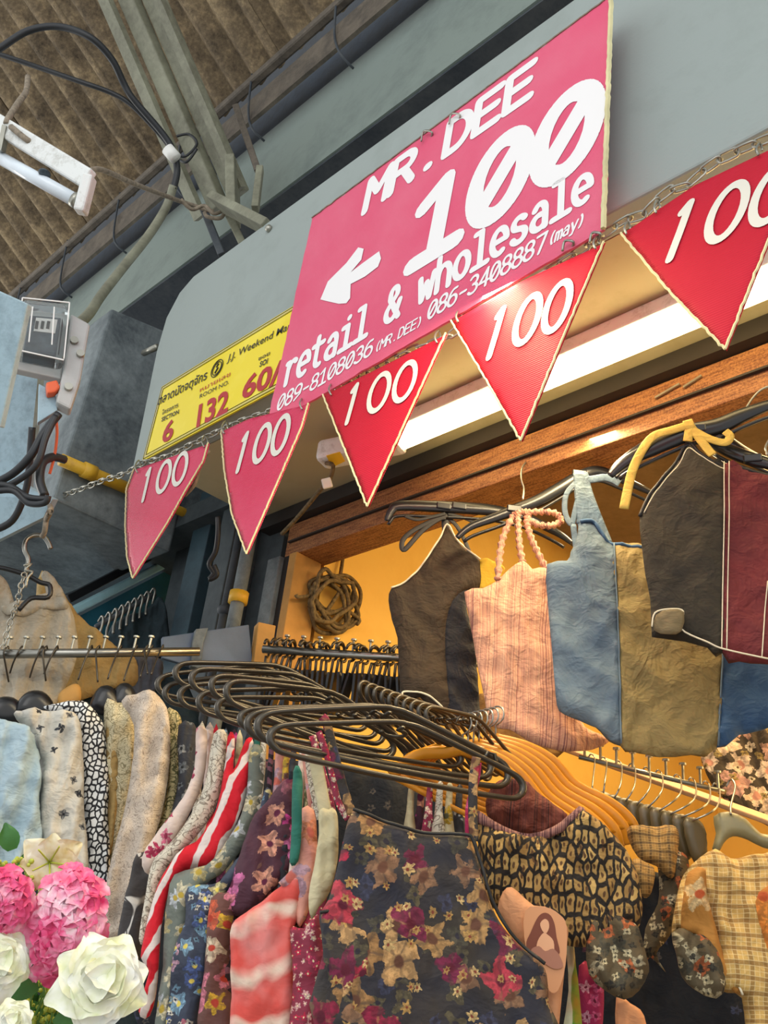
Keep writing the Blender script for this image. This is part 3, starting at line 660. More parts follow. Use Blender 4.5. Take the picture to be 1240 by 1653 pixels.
def lettering(name, text, A, B, T, wid, nrm, mat, parent, off=0.0015, adv=0.68, brush=False, surf=None):
    """A baseline start, B baseline end, T top above A (world points on the board); wid is the stroke width relative to the cap height"""
    st, W = strokes(text, adv, brush); ex = (B-A)/W; ey = T-A; asp = ex.length/ey.length
    V = []; Fc = []; h = wid/2
    def put(q):
        ar = sum(q[i][0]*q[(i+1) % len(q)][1]-q[(i+1) % len(q)][0]*q[i][1] for i in range(len(q)))
        if ar < 0: q = q[::-1]
        k = len(V); V.extend(Vector(p) for p in q); Fc.append(list(range(k, k+len(q))))
    for s in st:
        q = [(a*asp, b) for a, b in s]
        for i in range(len(q)-1):
            dx, dy = q[i+1][0]-q[i][0], q[i+1][1]-q[i][1]; l = math.hypot(dx, dy)
            if l < 1e-6: continue
            nx, ny = -dy/l*h, dx/l*h
            put([(q[i][0]+nx, q[i][1]+ny), (q[i][0]-nx, q[i][1]-ny), (q[i+1][0]-nx, q[i+1][1]-ny), (q[i+1][0]+nx, q[i+1][1]+ny)])
        for e in q: put([(e[0]+h*math.cos(a*math.pi/5+.1), e[1]+h*math.sin(a*math.pi/5+.1)) for a in range(10)])
    vo, _, fo, _a, _b2, of = delaunay_2d_cdt(V, [], Fc, 0, 1e-5)
    fo = [f for f, o in zip(fo, of) if o]
    mb = MB().add([A + ex*(v[0]/asp) + ey*v[1] + nrm*off for v in vo], [tuple(f) for f in fo])
    return mb.build(name, mat, parent, normals=False)
def fonttext(name, text, A, B, T, nrm, mat, parent, off=0.0015, bold=0.0):
    cu = bpy.data.curves.new(name, 'FONT'); cu.body = text; cu.offset = bold; cu.resolution_u = 3
    ob = bpy.data.objects.new(name, cu); COL.objects.link(ob)
    dg = bpy.context.evaluated_depsgraph_get(); me = ob.evaluated_get(dg).to_mesh()
    vs = [v.co.copy() for v in me.vertices]; fs = [tuple(p.vertices) for p in me.polygons]
    ob.evaluated_get(dg).to_mesh_clear(); bpy.data.objects.remove(ob)
    if not vs: return None
    W = max(v.x for v in vs); ex = (B-A)/W; ey = (T-A)/0.72
    return MB().add([A+ex*v.x+ey*v.y+nrm*off for v in vs], fs).build(name, mat, parent, normals=False)

# ------------------------------------------------------------------ the red sign
YS = 1.215
sg = empty('shop_sign', onY(700, 530, YS), 'large pink red corrugated board with white lettering MR.DEE 100 retail and wholesale', 'sign')
corner = [(504,352),(988,-8),(975,370),(430,690)]
cp = [onY(*p, YS) for p in corner]
mb = MB(); NX, NZ = 44, 26; vs = []; uvs = []; d_ = {}
def sgy(a, b): return 0.012*noise.noise(Vector((a*3, b*2, 1))) + 0.018*math.sin(a*3.0)*(1-b) + 0.012*abs(noise.noise(Vector((a*1.5, b*9, 3))))
for side in (0, 1):
    for j in range(NZ+1):
        for i in range(NX+1):
            a, b = i/NX, j/NZ
            top = cp[0].lerp(cp[1], a); bot = cp[3].lerp(cp[2], a); p = bot.lerp(top, b)
            je = (0.006*noise.noise(Vector((a*40, b*40, 5))) if (i in (0,NX) or j in (0,NZ)) else 0)
            p = p + Vector((je, 0, je)); p.y += -0.0+(0.006 if side else 0) + 0*sgy(a, b)
            vs.append(p); uvs.append((p.x, p.z))
st_ = (NX+1)*(NZ+1); fs = []
for j in range(NZ):
    for i in range(NX):
        k = j*(NX+1)+i; fs.append((k, k+1, k+NX+2, k+NX+1)); fs.append((st_+k, st_+k+NX+1, st_+k+NX+2, st_+k+1))
rim = [i for i in range(NX)]+[NX+(NX+1)*j for j in range(NZ)]+[st_-1-i for i in range(NX)]+[(NX+1)*(NZ-j) for j in range(NZ)]
for i in range(len(rim)):
    a, b = rim[i], rim[(i+1) % len(rim)]; fs.append((a, b, st_+b, st_+a))
mb.add(vs, fs).build('board', M['sign'], sg, uv=uvs)
def rimline(a, b, n=40, r=0.004, jit=0.004, seed=0):
    q = []
    for i in range(n+1):
        p = a.lerp(b, i/n); q.append(p+Vector((jit*noise.noise(Vector((i*.7, seed, 0))), -0.002, jit*noise.noise(Vector((i*.7, seed, 5))))))
    return q
MB().tube(rimline(cp[1], cp[2], 60, seed=1), 0.006, 5).build('frayed_edge', M['cream_edge'], sg)
MB().tube(rimline(cp[0], cp[1], 60, seed=2), 0.0022, 5).build('frayed_edge', M['wire_dust'], sg)
NY = Vector((0, -1, 0))
def L_(text, a, b, t, w, **k):
    return lettering('lettering', text, onY(*a, YS), onY(*b, YS), onY(*t, YS), w, NY, M['white_ink'], sg, **k)
L_('MR.DEE', (589,342), (860,152), (600,291), 0.235)
L_('100', (662,432), (958,248), (686,314), 0.23)
L_('retail & wholesale', (457,624), (956,318), (467,574), 0.17)
L_('089-8108036', (447,664), (600,572), (453,640), 0.15)
L_('(MR.DEE)', (604,570), (682,524), (608,554), 0.16)
L_('086-3408887', (690,517), (880,404), (696,489), 0.15)
L_('(may)', (884,398), (944,362), (889,377), 0.16)
ar = [(518,484),(530,455),(560,425),(579,400),(588,402),(584,420),(567,440),(588,424),(613,406),(616,418),(611,431),(590,447),(567,459),(566,482),(560,490),(548,491),(530,487)]
aw = [onY(*p, YS)+NY*0.0018 for p in ar]; MB().add(aw, [tuple(range(len(aw)))]).build('arrow', M['white_ink'], sg, normals=False)
for a, b in ((735,190),(690,218),(962,382),(918,395)):
    MB().tube(smooth_path([onY(a-10,b+10,YS-0.01), onY(a-6,b-6,YS-0.012), onY(a+8,b-4,YS-0.008), onY(a+4,b+8,YS+0.01)], 4), 0.003, 5).build('tie_wire', M['zinc'], sg, smooth=True)

# ------------------------------------------------------------------ yellow market plate
YP = 1.285
yp = empty('market_plate', onY(350, 680, YP), 'yellow enamel market plate reading SECTION 6, 132 and 60 in dark red', 'sign')
a0 = onY(232, 743, YP); a1 = onY(258, 626, YP); xr = onY(540, 470, YP).x
x0 = (a0.x+a1.x)/2; z0, z1 = a0.z, a1.z
def ypl(i): return [(x0+i, YP, z0+i), (xr-i, YP, z0+i), (xr-i, YP, z1-i), (x0+i, YP, z1-i)]
MB().prism(ypl(0), (0, 0.006, 0)).build('plate', M['yplate'], yp, bevel=0.001)
for i_, m_ in ((0.006, 'ink'), (0.012, 'cream_ink'), (0.019, 'ink')):
    q = ypl(i_); mb = MB()
    for k in range(4): mb.bar(Vector(q[k])+NY*0.001, Vector(q[(k+1)%4])+NY*0.001, 0.002, 0.001, NY)
    mb.build('border_line', M[m_], yp)
def Y_(kind, text, a, b, t, mat, **k):
    A, B, T = onY(*a, YP), onY(*b, YP), onY(*t, YP)
    if kind == 's': return lettering('numeral', text, A, B, T, k.pop('w', 0.17), NY, M[mat], yp, off=0.002, **k)
    return fonttext('lettering', text, A, B, T, NY, M[mat], yp, off=0.002, bold=k.get('bold', 0.01))
Y_('f', '6', (261,716), (279,707), (266,684), 'maroon_ink', bold=0.03)
Y_('f', '132', (311,693), (368,664), (316,657), 'maroon_ink', bold=0.03)
Y_('f', '60/1', (389,645), (466,610), (397,609), 'maroon_ink', bold=0.03)
Y_('f', 'ตลาดนัดจตุจักร', (254,655), (334,612), (257,641), 'ink', bold=0.012)
Y_('f', 'J.J. Weekend Market', (368,584), (490,520), (371,572), 'ink', bold=0.005)
Y_('f', 'โครงการ', (262,670), (288,657), (263,663), 'ink', bold=0.01)
Y_('f', 'SECTION', (261,681), (289,668), (262,674), 'ink', bold=0.02)
Y_('f', 'หมายเลข', (322,634), (372,607), (323,627), 'maroon_ink', bold=0.0)
Y_('f', 'ROOM NO.', (322,644), (370,620), (323,637), 'ink', bold=0.0)
Y_('f', 'SOI', (419,593), (432,587), (421,584), 'ink', bold=0.02)
Y_('f', 'ซอย', (417,583), (436,573), (418,577), 'ink', bold=0.01)
c_ = onY(351, 595, YP); mb = MB()
for rr in (0.034, 0.026):
    mb.tube([c_+Vector((rr*0.9*math.cos(a*math.pi/12), -0.002, rr*math.sin(a*math.pi/12))) for a in range(24)], 0.0016, 4, closed=True)
mb.tube([c_+Vector((-0.006,-0.002,-0.018)), c_+Vector((0.006,-0.002,0.0)), c_+Vector((-0.004,-0.002,0.006)), c_+Vector((0.004,-0.002,0.018))], 0.003, 4)
mb.build('emblem', M['ink'], yp)

# ------------------------------------------------------------------ hanging chain
YC = 1.235
ch = empty('hanging_chain', onY(700, 545, YC), 'long tarnished chain carrying the row of red pennants across the front', 'chain')
cpts = [(60,812),(100,800),(135,788),(165,776),(200,765),(232,747),(268,738),(300,722),(345,700),(380,684),(425,668),(470,655),(530,628),(600,598),(665,565),(720,545),(775,505),(835,472),(890,435),(950,395),(985,372),(1010,355),(1040,345),(1075,312),(1110,298),(1150,265),(1200,240),(1260,215),(1300,190)]
def chY(x): return YC if x > 200 else YC-0.03
cw = smooth_path([onY(a, b, YC + (0.0 if a > 150 else 0.0)) for a, b in cpts], 8)
lens = [0]; 
for i in range(1, len(cw)): lens.append(lens[-1]+(cw[i]-cw[i-1]).length)
LL = 0.034; lr = 0.0028
lm = MB(); hp = LL*0.62; ln = []
for a in range(16):
    t = 2*math.pi*a/16; x = 0.009*math.cos(t); z = 0.009*math.sin(t); x += (hp-0.009)*(1 if math.cos(t) > 0.01 else -1 if math.cos(t) < -0.01 else 0); ln.append((x, 0, z))
lmesh_o = lm.tube(ln, lr, 6, closed=True).build('link', M['zinc'], ch, smooth=True, loc=(0,0,0)); lmesh = lmesh_o.data; bpy.data.objects.remove(lmesh_o)
k = 0; s_ = 0.0
while s_ < lens[-1]:
    i = next(j for j in range(len(lens)) if lens[j] >= s_ + 1e-9) if s_ < lens[-1]-1e-6 else len(lens)-1
    i = max(1, i); f_ = (s_-lens[i-1])/(lens[i]-lens[i-1]+1e-9); p = cw[i-1].lerp(cw[i], f_); d = (cw[i]-cw[i-1]).normalized()
    o = bpy.data.objects.new('link', lmesh); o.parent = ch; COL.objects.link(o)
    q = Vector((1,0,0)).rotation_difference(d); o.rotation_mode = 'QUATERNION'
    from mathutils import Quaternion
    o.rotation_quaternion = q @ Quaternion((1,0,0), math.radians(20 if k % 2 else 105)+random.uniform(-.3,.3)); o.location = p - Vector(ch.location)
    s_ += LL; k += 1
tag(wire('hanging_wire', [onY(75,808,YC), P(82,822,2.32), P(75,838,2.32), P(72,858,2.32), P(68,866,2.33)], 0.007, M['wire_dust'], k=4), 'short twisted wire tying the coat hanger hook to the chain end', 'wire')
tag(wire('chain_tail', [onY(338,728,YC), onY(325,745,YC-0.01), onY(318,770,YC-0.01), onY(312,785,YC-0.01), onY(298,800,YC-0.01)], 0.006, M['wire_dust'], k=4), 'short tail of wire dangling behind the first pennant', 'wire')

# ------------------------------------------------------------------ pennants
YN = 1.20
def pennant(px, yaw, mat, lab, base, end, top, txt='100', curl=0.0):
    e = empty('pennant', onY(*px[-1] if False else px[len(px)//2], YN), lab, 'pennant', 'red pennants on the chain')
    fr = Fr(*px[0], 1.0, 0); fr.n = Vector((0,-1,0)); fr.u = Vector((1,0,0)); fr.o = onY(*px[0], YN)
    q = [onY(a, b, YN) for a, b in px]
    xs_ = [p.x for p in q]; zs_ = [p.z for p in q]; xm = min(xs_); xM = max(xs_)
    o = cloth('flag', px, fr, mat, e, thick=0.004, edge=0.002, folds=(0.0, 1, 1), seed=1.0, sm=1, res=0.012)
    for v in o.data.vertices:
        wx = v.co.x + e.location.x
        if curl: v.co.y += curl*max(0, (xm+0.10-wx))**2*30
    ed = [onY(a, b, YN)+Vector((0,-0.003,0)) for a, b in px]; nn = len(ed)
    for i in range(nn):
        a, b = ed[i], ed[(i+1) % nn]
        if abs(a.z-b.z) < abs(a.x-b.x)*0.45: continue
        if curl and (a.x+b.x)/2 < xm+0.12: continue
        MB().tube(rimline(a, b, 24, jit=0.003, seed=i), 0.0025, 5).build('cut_edge', M['cream_edge'], e)
    if txt:
        A, B, T = onY(*base, YN), onY(*end, YN), onY(*top, YN)
        lettering('lettering', txt, A, B, T, 0.14, NY, M['cream_ink'], e, off=0.0045, adv=0.66, brush=True)
    return e
pennant([(218,758),(338,716),(330,745),(300,795),(272,845),(216,934),(207,900),(204,850),(206,790)], 0, M['flag_glare'], 'leftmost pennant, pale with painted glare and curled, below the yellow plate', (226,812), (300,778), (236,762), '100', 0.0)
pennant([(359,696),(402,676),(500,652),(489,690),(448,785),(400,895),(376,830),(364,760)], 0, M['flag_glare'], 'second pennant from the left, half behind the lower left sign corner', (378,765), (462,728), (392,705))
pennant([(523,638),(600,600),(722,539),(660,675),(595,819),(560,730)], 0, M['flag'], 'third pennant from the left, in front of the lamp end', (552,688), (668,641), (566,628))
pennant([(730,519),(840,455),(977,392),(910,550),(843,713),(790,620)], 0, M['flag'], 'fourth pennant from the left, under the right corner of the sign', (780,583), (914,528), (800,506))
pennant([(1004,378),(1120,300),(1320,205),(1245,385),(1173,566),(1085,475)], 0, M['flag'], 'rightmost pennant, cut by the right picture edge', (1066,427), (1268,350), (1095,338))
for a, b in ((222,757),(330,716),(362,694),(488,655),(535,632),(706,548),(740,514),(962,396),(1012,372),(1060,338),(1225,245)):
    o = MB().tube(smooth_path([onY(a,b+6,YN-0.006), onY(a-4,b-4,YN-0.008), onY(a+2,b-14,YN+0.03), onY(a+6,b-2,YN+0.02)], 4), 0.0025, 5).build('tie_wire', M['zinc'], ch, smooth=True)

# ------------------------------------------------------------------ shop tube lamp on the soffit
tl = empty('fluorescent_lamp', onY(640, 720, 1.62), 'glowing warm white fluorescent lamp on the soffit behind the pennants', 'lamp')
zt = zs-0.075; xt0 = -1.76
mt_em = flat('glowing_tube', '#ffe3a6', 0.4, 0, 9.0)
MB().box((xt0+0.0, 1.60, zs-0.045), (1.4, 1.68, zs-0.001)).build('housing', M['lamp_white'], tl, bevel=0.006)
MB().cyl((xt0+0.05, 1.635, zt), (1.35, 1.635, zt), 0.028, 20).build('glowing_tube', mt_em, tl, smooth=True)
h0 = onZ(540, 728, zt)
MB().bar((h0.x-0.06, h0.y, zt+0.005), (xt0+0.06, 1.635, zt+0.005), 0.075, 0.075).build('lamp_holder', M['lamp_white'], tl, bevel=0.015)
tp = [P(530,735,2.30), P(548,728,2.30), P(556,745,2.30), P(536,753,2.30)]
zq = zt-0.034
tq = [onZ(a, b, zq) for a, b in ((527,735),(549,729),(557,744),(536,754))]
MB().prism(tq, (0,0,-0.002)).build('sticker', M['tape'], tl)
tag(wire('lamp_cord', [Vector((h0.x-0.03,h0.y,zq)), P(538,752,2.85), P(532,775,2.88), P(522,785,2.9), P(500,812,2.98), P(478,838,3.05), P(455,862,3.1)], 0.007, M['rope'], k=4), 'frayed brown cord hanging from the tube lamp end to the post', 'cord')
tag(MB().bar(P(526,772,2.87), P(530,788,2.87), 0.03, 0.03, FWD).build('connector', M['white'], bevel=0.004), 'small cream connector on the frayed lamp cord', 'connector')

# ------------------------------------------------------------------ coil of cord on the ochre wall
cl = empty('cord_coil', onX(545, 965, XW+0.02), 'dark tangled coil of cord hanging on the ochre wall', 'cord')
def onw(px, py, off=0.02): return onX(px, py, XW+off)
MB().tube(smooth_path([onw(557,876,.01), onw(553,905), onw(549,932,.03)], 3), 0.007, 6).build('hanging_strand', M['rope'], cl, smooth=True)
for i in range(8):
    r = random.Random(i+3); cx_, cy_ = 538+r.uniform(-8,8), 968+r.uniform(-10,14); a_ = 34+r.uniform(-8,8); b_ = 40+r.uniform(-12,8); ph = r.uniform(-.5,.5)
    q = [onw(cx_+a_*math.cos(t*math.pi/6+ph)+r.uniform(-4,4), cy_+b_*math.sin(t*math.pi/6)+r.uniform(-4,4), 0.02+0.012*i*0.6) for t in range(12)]
    MB().tube(smooth_path(q, 4, True), 0.008, 6, closed=True).build('loop', M['rope'], cl, smooth=True)
for q in ([(500,962),(482,964),(478,960)], [(560,985),(580,1000),(576,1008)], [(515,1005),(545,960),(560,935)]):
    MB().tube(smooth_path([onw(a, b, .05) for a, b in q], 4), 0.007, 6).build('loose_end', M['rope'], cl, smooth=True)

# ================================================================== rails
def nail_rail(a, b, nn, label, r=0.013, f0=0.04, f1=0.96):
    e = empty('clothes_rail', a.lerp(b, .5), label, 'rail')
    MB().cyl(a, b, r, 12).build('pipe', M['chrome'], e, smooth=True)
    d = (b-a).normalized()
    for k in range(nn):
        p = a.lerp(b, f0+(f1-f0)*k/(nn-1)) + Vector((0,0,r*0.7)); h = 0.036
        mb = MB().cyl(p, p+Vector((0,0,h)), 0.0035, 8)
        mb.cyl(p+Vector((0,0,h)), p+Vector((0,0,h+0.005)), 0.009, 10); mb.build('nail', M['zinc'], e, smooth=False)
    return e
R1a, R1b = P(-30, 1056, 2.55), P(322, 1052, 2.75)
nail_rail(R1a, R1b, 11, 'chrome rail studded with nails above the pale clothes at left', f0=0.03, f1=0.75)
R2a, R2b = P(425, 1048, 2.88), P(800, 1072, 2.70)
nail_rail(R2a, R2b, 12, 'inner rail studded with nails carrying the black hangers', f0=0.1, f1=0.92)

# ------------------------------------------------------------------ hangers
def place_px(l, r, lift=0.0):
    """world matrix with x from left to right end, z up; l and r are (px, py, t)"""
    A, B = P(*l), P(*r); x = (B-A); w = x.length; x.normalize(); y = Vector((0,0,1)).cross(x).normalized(); z = x.cross(y).normalized()
    m = Matrix((x, y, z)).transposed().to_4x4(); m.translation = A.lerp(B, 0.5); return m, w
def rounded(pts, k=5): return smooth_path([Vector(p) for p in pts], k, True)
# tubular black hanger, local: width 0.42, apex at origin, ends at z=-0.10
def hook_pts(r=0.024, stem=0.04, z0=0.0):
    q = [(0,0,z0), (0,0,z0+stem*0.6), (0,0,z0+stem)]
    for a in range(-80, 171, 25): q.append((r*math.sin(math.radians(a+90-90))*-1*0 + r*math.cos(math.radians(a)), 0, z0+stem+r+r*math.sin(math.radians(a))))
    return q
HW = 0.42
proto_tub = MB().tube(rounded([(0,0,0.004),(0.03,0,0),(0.12,0,-0.03),(0.185,0,-0.053),(0.207,0,-0.068),(0.213,0,-0.088),(0.203,0,-0.108),(0.175,0,-0.116),(0.06,0,-0.12),(-0.06,0,-0.12),(-0.175,0,-0.116),(-0.203,0,-0.108),(-0.213,0,-0.088),(-0.207,0,-0.068),(-0.185,0,-0.053),(-0.12,0,-0.03),(-0.03,0,0)], 3), 0.0062, 8, closed=True).build('frame', M['tube_metal'], None, smooth=True, loc=(0,0,0))
proto_hook = MB().tube(hook_pts(), 0.004, 8).build('hook', M['tube_metal'], None, smooth=True, loc=(0,0,0))
_h = [(x, 0.012+z*0.75, z*-0.12) for x, y, z in hook_pts(0.02, 0.02)]
proto_bhook = MB().tube(_h, 0.004, 8).build('hook', M['tube_metal'], None, smooth=True, loc=(0,0,0))
proto_notch = MB().tube([(0.14,0,-0.038),(0.145,0,-0.02),(0.158,0,-0.02),(0.162,0,-0.045)], 0.0035, 6).build('strap_notch', M['tube_metal'], None, smooth=True, loc=(0,0,0))
# flat plastic hanger
fl = [(-0.205,0,-0.085),(-0.19,0,-0.062),(-0.12,0,-0.035),(-0.04,0,-0.004),(0,0,0.004),(0.04,0,-0.004),(0.12,0,-0.035),(0.19,0,-0.062),(0.205,0,-0.085)]
proto_flat = MB().tube(smooth_path(fl, 3), [0.009]+[0.013]*23+[0.009], 8, flat=0.5, up=(0,1,0)).tube(smooth_path([(-0.19,0,-0.08),(-0.1,0,-0.078),(0.1,0,-0.078),(0.19,0,-0.08)], 3), 0.005, 6).build('arms', M['black_pl'], None, smooth=True, loc=(0,0,0))
proto_mhook = MB().tube(hook_pts(0.022, 0.05), 0.0022, 6).build('hook', M['chrome'], None, smooth=True, loc=(0,0,0))
proto_blade = MB().bar((0,0,0.004), (0.0,0,-0.12), 0.030, 0.007, (0,1,0)).bar((-0.03,0,-0.11), (0.03,0,-0.118), 0.012, 0.007, (0,0,1)).build('blade', M['black_pl'], None, loc=(0,0,0))
PROTOS = [proto_blade, proto_bhook, proto_tub, proto_hook, proto_notch, proto_flat, proto_mhook]
def put_hanger(name, mat4, parts, label, group, scale=1.0, mat=None):
    e = bpy.data.objects.new(name, None); e.matrix_world = mat4 @ Matrix.Scale(scale, 4); e.empty_display_size = 0.03
    COL.objects.link(e); tag(e, label, 'hanger', group)
    for p in parts:
        c = p.copy(); c.parent = e; COL.objects.link(c)
    return e
def lerp3(a, b, f): return tuple(a[i]+(b[i]-a[i])*f for i in range(3))
def tub(l, r, label, group=None, notch=False, flatten=0.8):
    m, w = place_px(l, r); s = w/HW
    m = m @ Matrix.Translation((0, 0, 0.10*s*flatten)) @ Matrix.Diagonal((1, 1, flatten, 1))
    return put_hanger('tubular_hanger', m, [proto_tub, proto_bhook] + ([proto_notch] if notch else []), label, group, s)
ORD = ['first','second','third','fourth','fifth','sixth','seventh','eighth','ninth','tenth','eleventh','twelfth']
G_TUB = 'black tubular hangers crowded at the centre'
rr = random.Random(5)
# back cluster, left ends fanning from (262,1100) to (380,1150)
lefts = [(256,1112,1.98),(268,1126,1.94),(284,1092,1.93),(292,1130,1.88),(310,1102,1.84),(322,1140,1.80),(342,1112,1.76),(352,1150,1.72),(366,1122,1.70)]
ends = ['far left end with its loop furthest left','second loop from the left, low','loop rising highest at the left','fourth loop from the left, low','fifth loop from the left','sixth loop from the left, low','seventh loop from the left','eighth loop from the left, low','last loop before the front group']
for i, l in enumerate(lefts):
    tub(l, (556+14*i+rr.uniform(-8,8), 1152+11*i, l[2]+0.20), 'black tubular hanger at the centre, '+ends[i], G_TUB, flatten=0.72)
tub((390,1168,1.62), (742,1232,1.80), 'black tubular hanger just behind the three nearest in the centre cluster', flatten=0.62)
tub((402,1178,1.54), (790,1248,1.74), 'third nearest black tubular hanger of the centre cluster', flatten=0.68)
tub((418,1182,1.49), (818,1262,1.68), 'second nearest black tubular hanger of the centre cluster', flatten=0.72)
tub((438,1200,1.44), (842,1282,1.62), 'nearest black tubular hanger, carrying the dark floral dress', None, True, flatten=0.66)
# right arms behind, diagonal
for i in range(10):
    f = i/9
    tub((560+12*i+20, 1112+5*i, 1.96-0.25*f), (700+15*i, 1262-1*i+rr.uniform(-6,6), 2.12-0.25*f), 'black tubular hanger sloping down right, '+ORD[i]+' from the left above the dark floral dress', 'black tubular hangers sloping right')
# dense row on the inner rail, seen edge on
u0 = (R2b-R2a).normalized()
yd = Vector((0,0,1)).cross(u0).normalized()
for i in range(30):
    f = i/29; p = R2a.lerp(R2b, 0.02+0.66*f); a = math.radians(86 - 24*f + rr.uniform(-6, 6))
    x = (u0*math.cos(a) + yd*math.sin(a)).normalized(); z = Vector((0,0,1)); y = z.cross(x)
    m = Matrix((x, y, z)).transposed().to_4x4(); m.translation = p - Vector((0,0,0.066))
    m = m @ Matrix.Rotation(math.radians(rr.uniform(-9, 9)), 4, 'Y') @ Matrix.Rotation(math.radians(rr.uniform(-7, 12)), 4, 'X')
    put_hanger('black_hanger', m, [proto_blade, proto_hook], 'empty black hanger packed edge on along the inner rail', 'empty black hangers on the inner rail', 1.12)
# amber hangers
def amber(i, pts, w, label):
    W = smooth_path([P(*p) for p in pts], 6); e = empty('amber_hanger', W[0], label, 'hanger', 'amber hangers')
    MB().tube(W, w, 8, flat=0.45, up=FWD).build('arm', M['amber'], e, smooth=True)
    L = smooth_path([P(*p) for p in [(pts[0][0], pts[0][1], pts[0][2]), (pts[0][0]-30, pts[0][1]+6, pts[0][2]), (pts[0][0]-75, pts[0][1]+10, pts[0][2]-.02), (pts[0][0]-115, pts[0][1]+42, pts[0][2]-.04)]], 5)
    MB().tube(L, w, 8, flat=0.45, up=FWD).build('arm', M['amber'], e, smooth=True)
    b0, b1 = W[-6], W[len(W)//3]
    MB().tube(smooth_path([b0, b0.lerp(L[-1], .5)-Vector((0,0,.02)), L[-1]], 4), w*0.5, 6).build('bar', M['amber'], e, smooth=True)
    MB().tube([W[0]+Vector(q) for q in hook_pts(0.02, 0.03)], 0.002, 6).build('hook', M['chrome'], e, smooth=True)
    return e
for i in range(7):
    d = i
    amber(i, [(800-9*d,1192+3*d,1.98-.03*d),(850-9*d,1205+4*d,1.97-.03*d),(892-10*d,1228+5*d,1.96-.03*d),(930-11*d,1268+5*d,1.95-.03*d),(985-13*d,1296+6*d,1.94-.03*d),(1018-14*d,1325+6*d,1.93-.03*d),(1030-15*d,1358+5*d,1.92-.03*d)], 0.0115,
        ['outermost', 'second from outermost', 'third from outermost', 'middle', 'third from innermost', 'second from innermost', 'innermost'][d]+' amber plastic hanger of the curved bundle over the smocked top')
# mid rail for the tops, hidden up behind the timber beam
tr = MB(); ta, tb = onY(800, 790, YB+0.22), onY(1300, 585, YB+0.22)
tag(tr.cyl(ta, tb, 0.009, 10).build('top_rail', M['chrome'], smooth=True), 'thin steel rail behind the timber beam carrying the hanging tops', 'rail')

# ================================================================== hanging tops
def shop_hanger(pxs, fr, off, hookpx, label, w=0.013, mat='black_pl', clipx=()):
    """wide black shop hanger: pxs = centre line from left tip to right tip"""
    e = empty('top_hanger', fr.pt(*pxs[len(pxs)//2], off), label, 'hanger')
    q = smooth_path([Vector((a, b, 0)) for a, b in pxs], 6); W = [fr.pt(p.x, p.y, off) for p in q]; n = len(W)
    MB().tube(W, [w*(0.55+0.9*math.sin(math.pi*min(1, max(0, i/(n-1))))) for i in range(n)], 8, flat=0.45, up=fr.n).build('arms', M[mat], e, smooth=True)
    lo = [p - Vector((0,0,0.032)) for p in W[4:-4]]
    MB().tube(lo, 0.005, 6).build('lower_bar', M[mat], e, smooth=True)
    for c in clipx:
        a = fr.pt(*c, off+0.005); MB().bar(a-fr.u*0.02, a+fr.u*0.02, 0.02, 0.012, fr.n).build('notch_clip', M[mat], e, bevel=0.003)
    H = smooth_path([fr.pt(a, b, off) for a, b in hookpx], 5); MB().tube(H, 0.0028, 8).build('hook', M['chrome'], e, smooth=True)
    return e
def fl_(seed): return (0.010, 8, 3)
mats = {}
mats['t1a'] = c_plain('brown_black_linen', '#3f301d', '#2e2317', wr=0.6); mats['t1b'] = c_plain('dark_navy_linen', '#1a1b24', '#12131b', wr=0.6)
mats['pink'] = c_stripes('pink_maroon_striped_cotton', ['#cf9c7c','#d9a886','#8c5550','#d4a181','#c08a74','#dcae8c','#7d4a4c','#d29c7e','#deb592'], 160, 0.6)
mats['denim'] = c_plain('faded_blue_denim', '#48617a', '#6f8088', wr=0.5); mats['denim2'] = c_plain('mid_blue_denim', '#2f5078', '#3d5d7e', wr=0.5)
mats['khaki'] = c_plain('khaki_linen', '#958250', '#83744a', wr=0.6); mats['char'] = c_plain('charcoal_twill', '#39311f', '#25211a', wr=0.5)
mats['maroon'] = c_plain('maroon_linen', '#74282a', '#5e2024', wr=0.7); mats['cream_trim'] = flat('cream_piping', '#ddd3b8', 0.7)
mats['yellow'] = c_plain('mustard_cotton', '#d9b83a', '#c9a42c'); mats['brownb'] = c_plain('brown_backing_cloth', '#a5804a', '#8d6c40')
mats['black_trim'] = flat('black_binding', '#1c1b1b', 0.6); mats['bstrap'] = c_plain('yellow_cream_strap_cloth', '#d9bb5c', '#c9a94e')
# T1 brown and navy halter
F1 = Fr(700, 1000, 2.42, 8)
T1 = [(720,851),(735,872),(752,892),(773,908),(773,955),(750,959),(752,985),(757,1010),(763,1050),(770,1084),(774,1184),(742,1170),(724,1161),(700,1140),(677,1128),(649,1128),(645,1085),(641,1032),(632,1000),(627,970),(631,952),(650,943),(667,929),(685,908),(698,888),(710,870)]
t1 = empty('halter_top', F1.pt(720, 851), 'dark brown and navy halter top with cream piping, leftmost of the hanging tops', 'top', 'tops hanging under the beam')
cloth('front_panel', [p for p in T1 if True][:5]+[(748,958),(728,975),(718,1010),(718,1060),(720,1120),(722,1160)]+T1[14:], F1, mats['t1a'], t1, body=T1, seed=2.0, folds=(0.017, 8, 6), sm=2, thick=0.03)
cloth('side_panel', [(773,952),(748,958),(728,975),(718,1010),(718,1060),(720,1120),(722,1160),(742,1170),(774,1184),(772,1120),(768,1060),(757,1010),(752,985),(752,962),(773,958)], F1, mats['t1b'], t1, body=T1, seed=2.0, folds=(0.017, 8, 6), sm=2, thick=0.03)
cloth('inner_lining', [(650,1128),(677,1120),(724,1150),(745,1168),(742,1176),(700,1160),(668,1160),(651,1146)], F1, mats['brownb'], t1, off=-0.03, thick=0.01, sm=2)
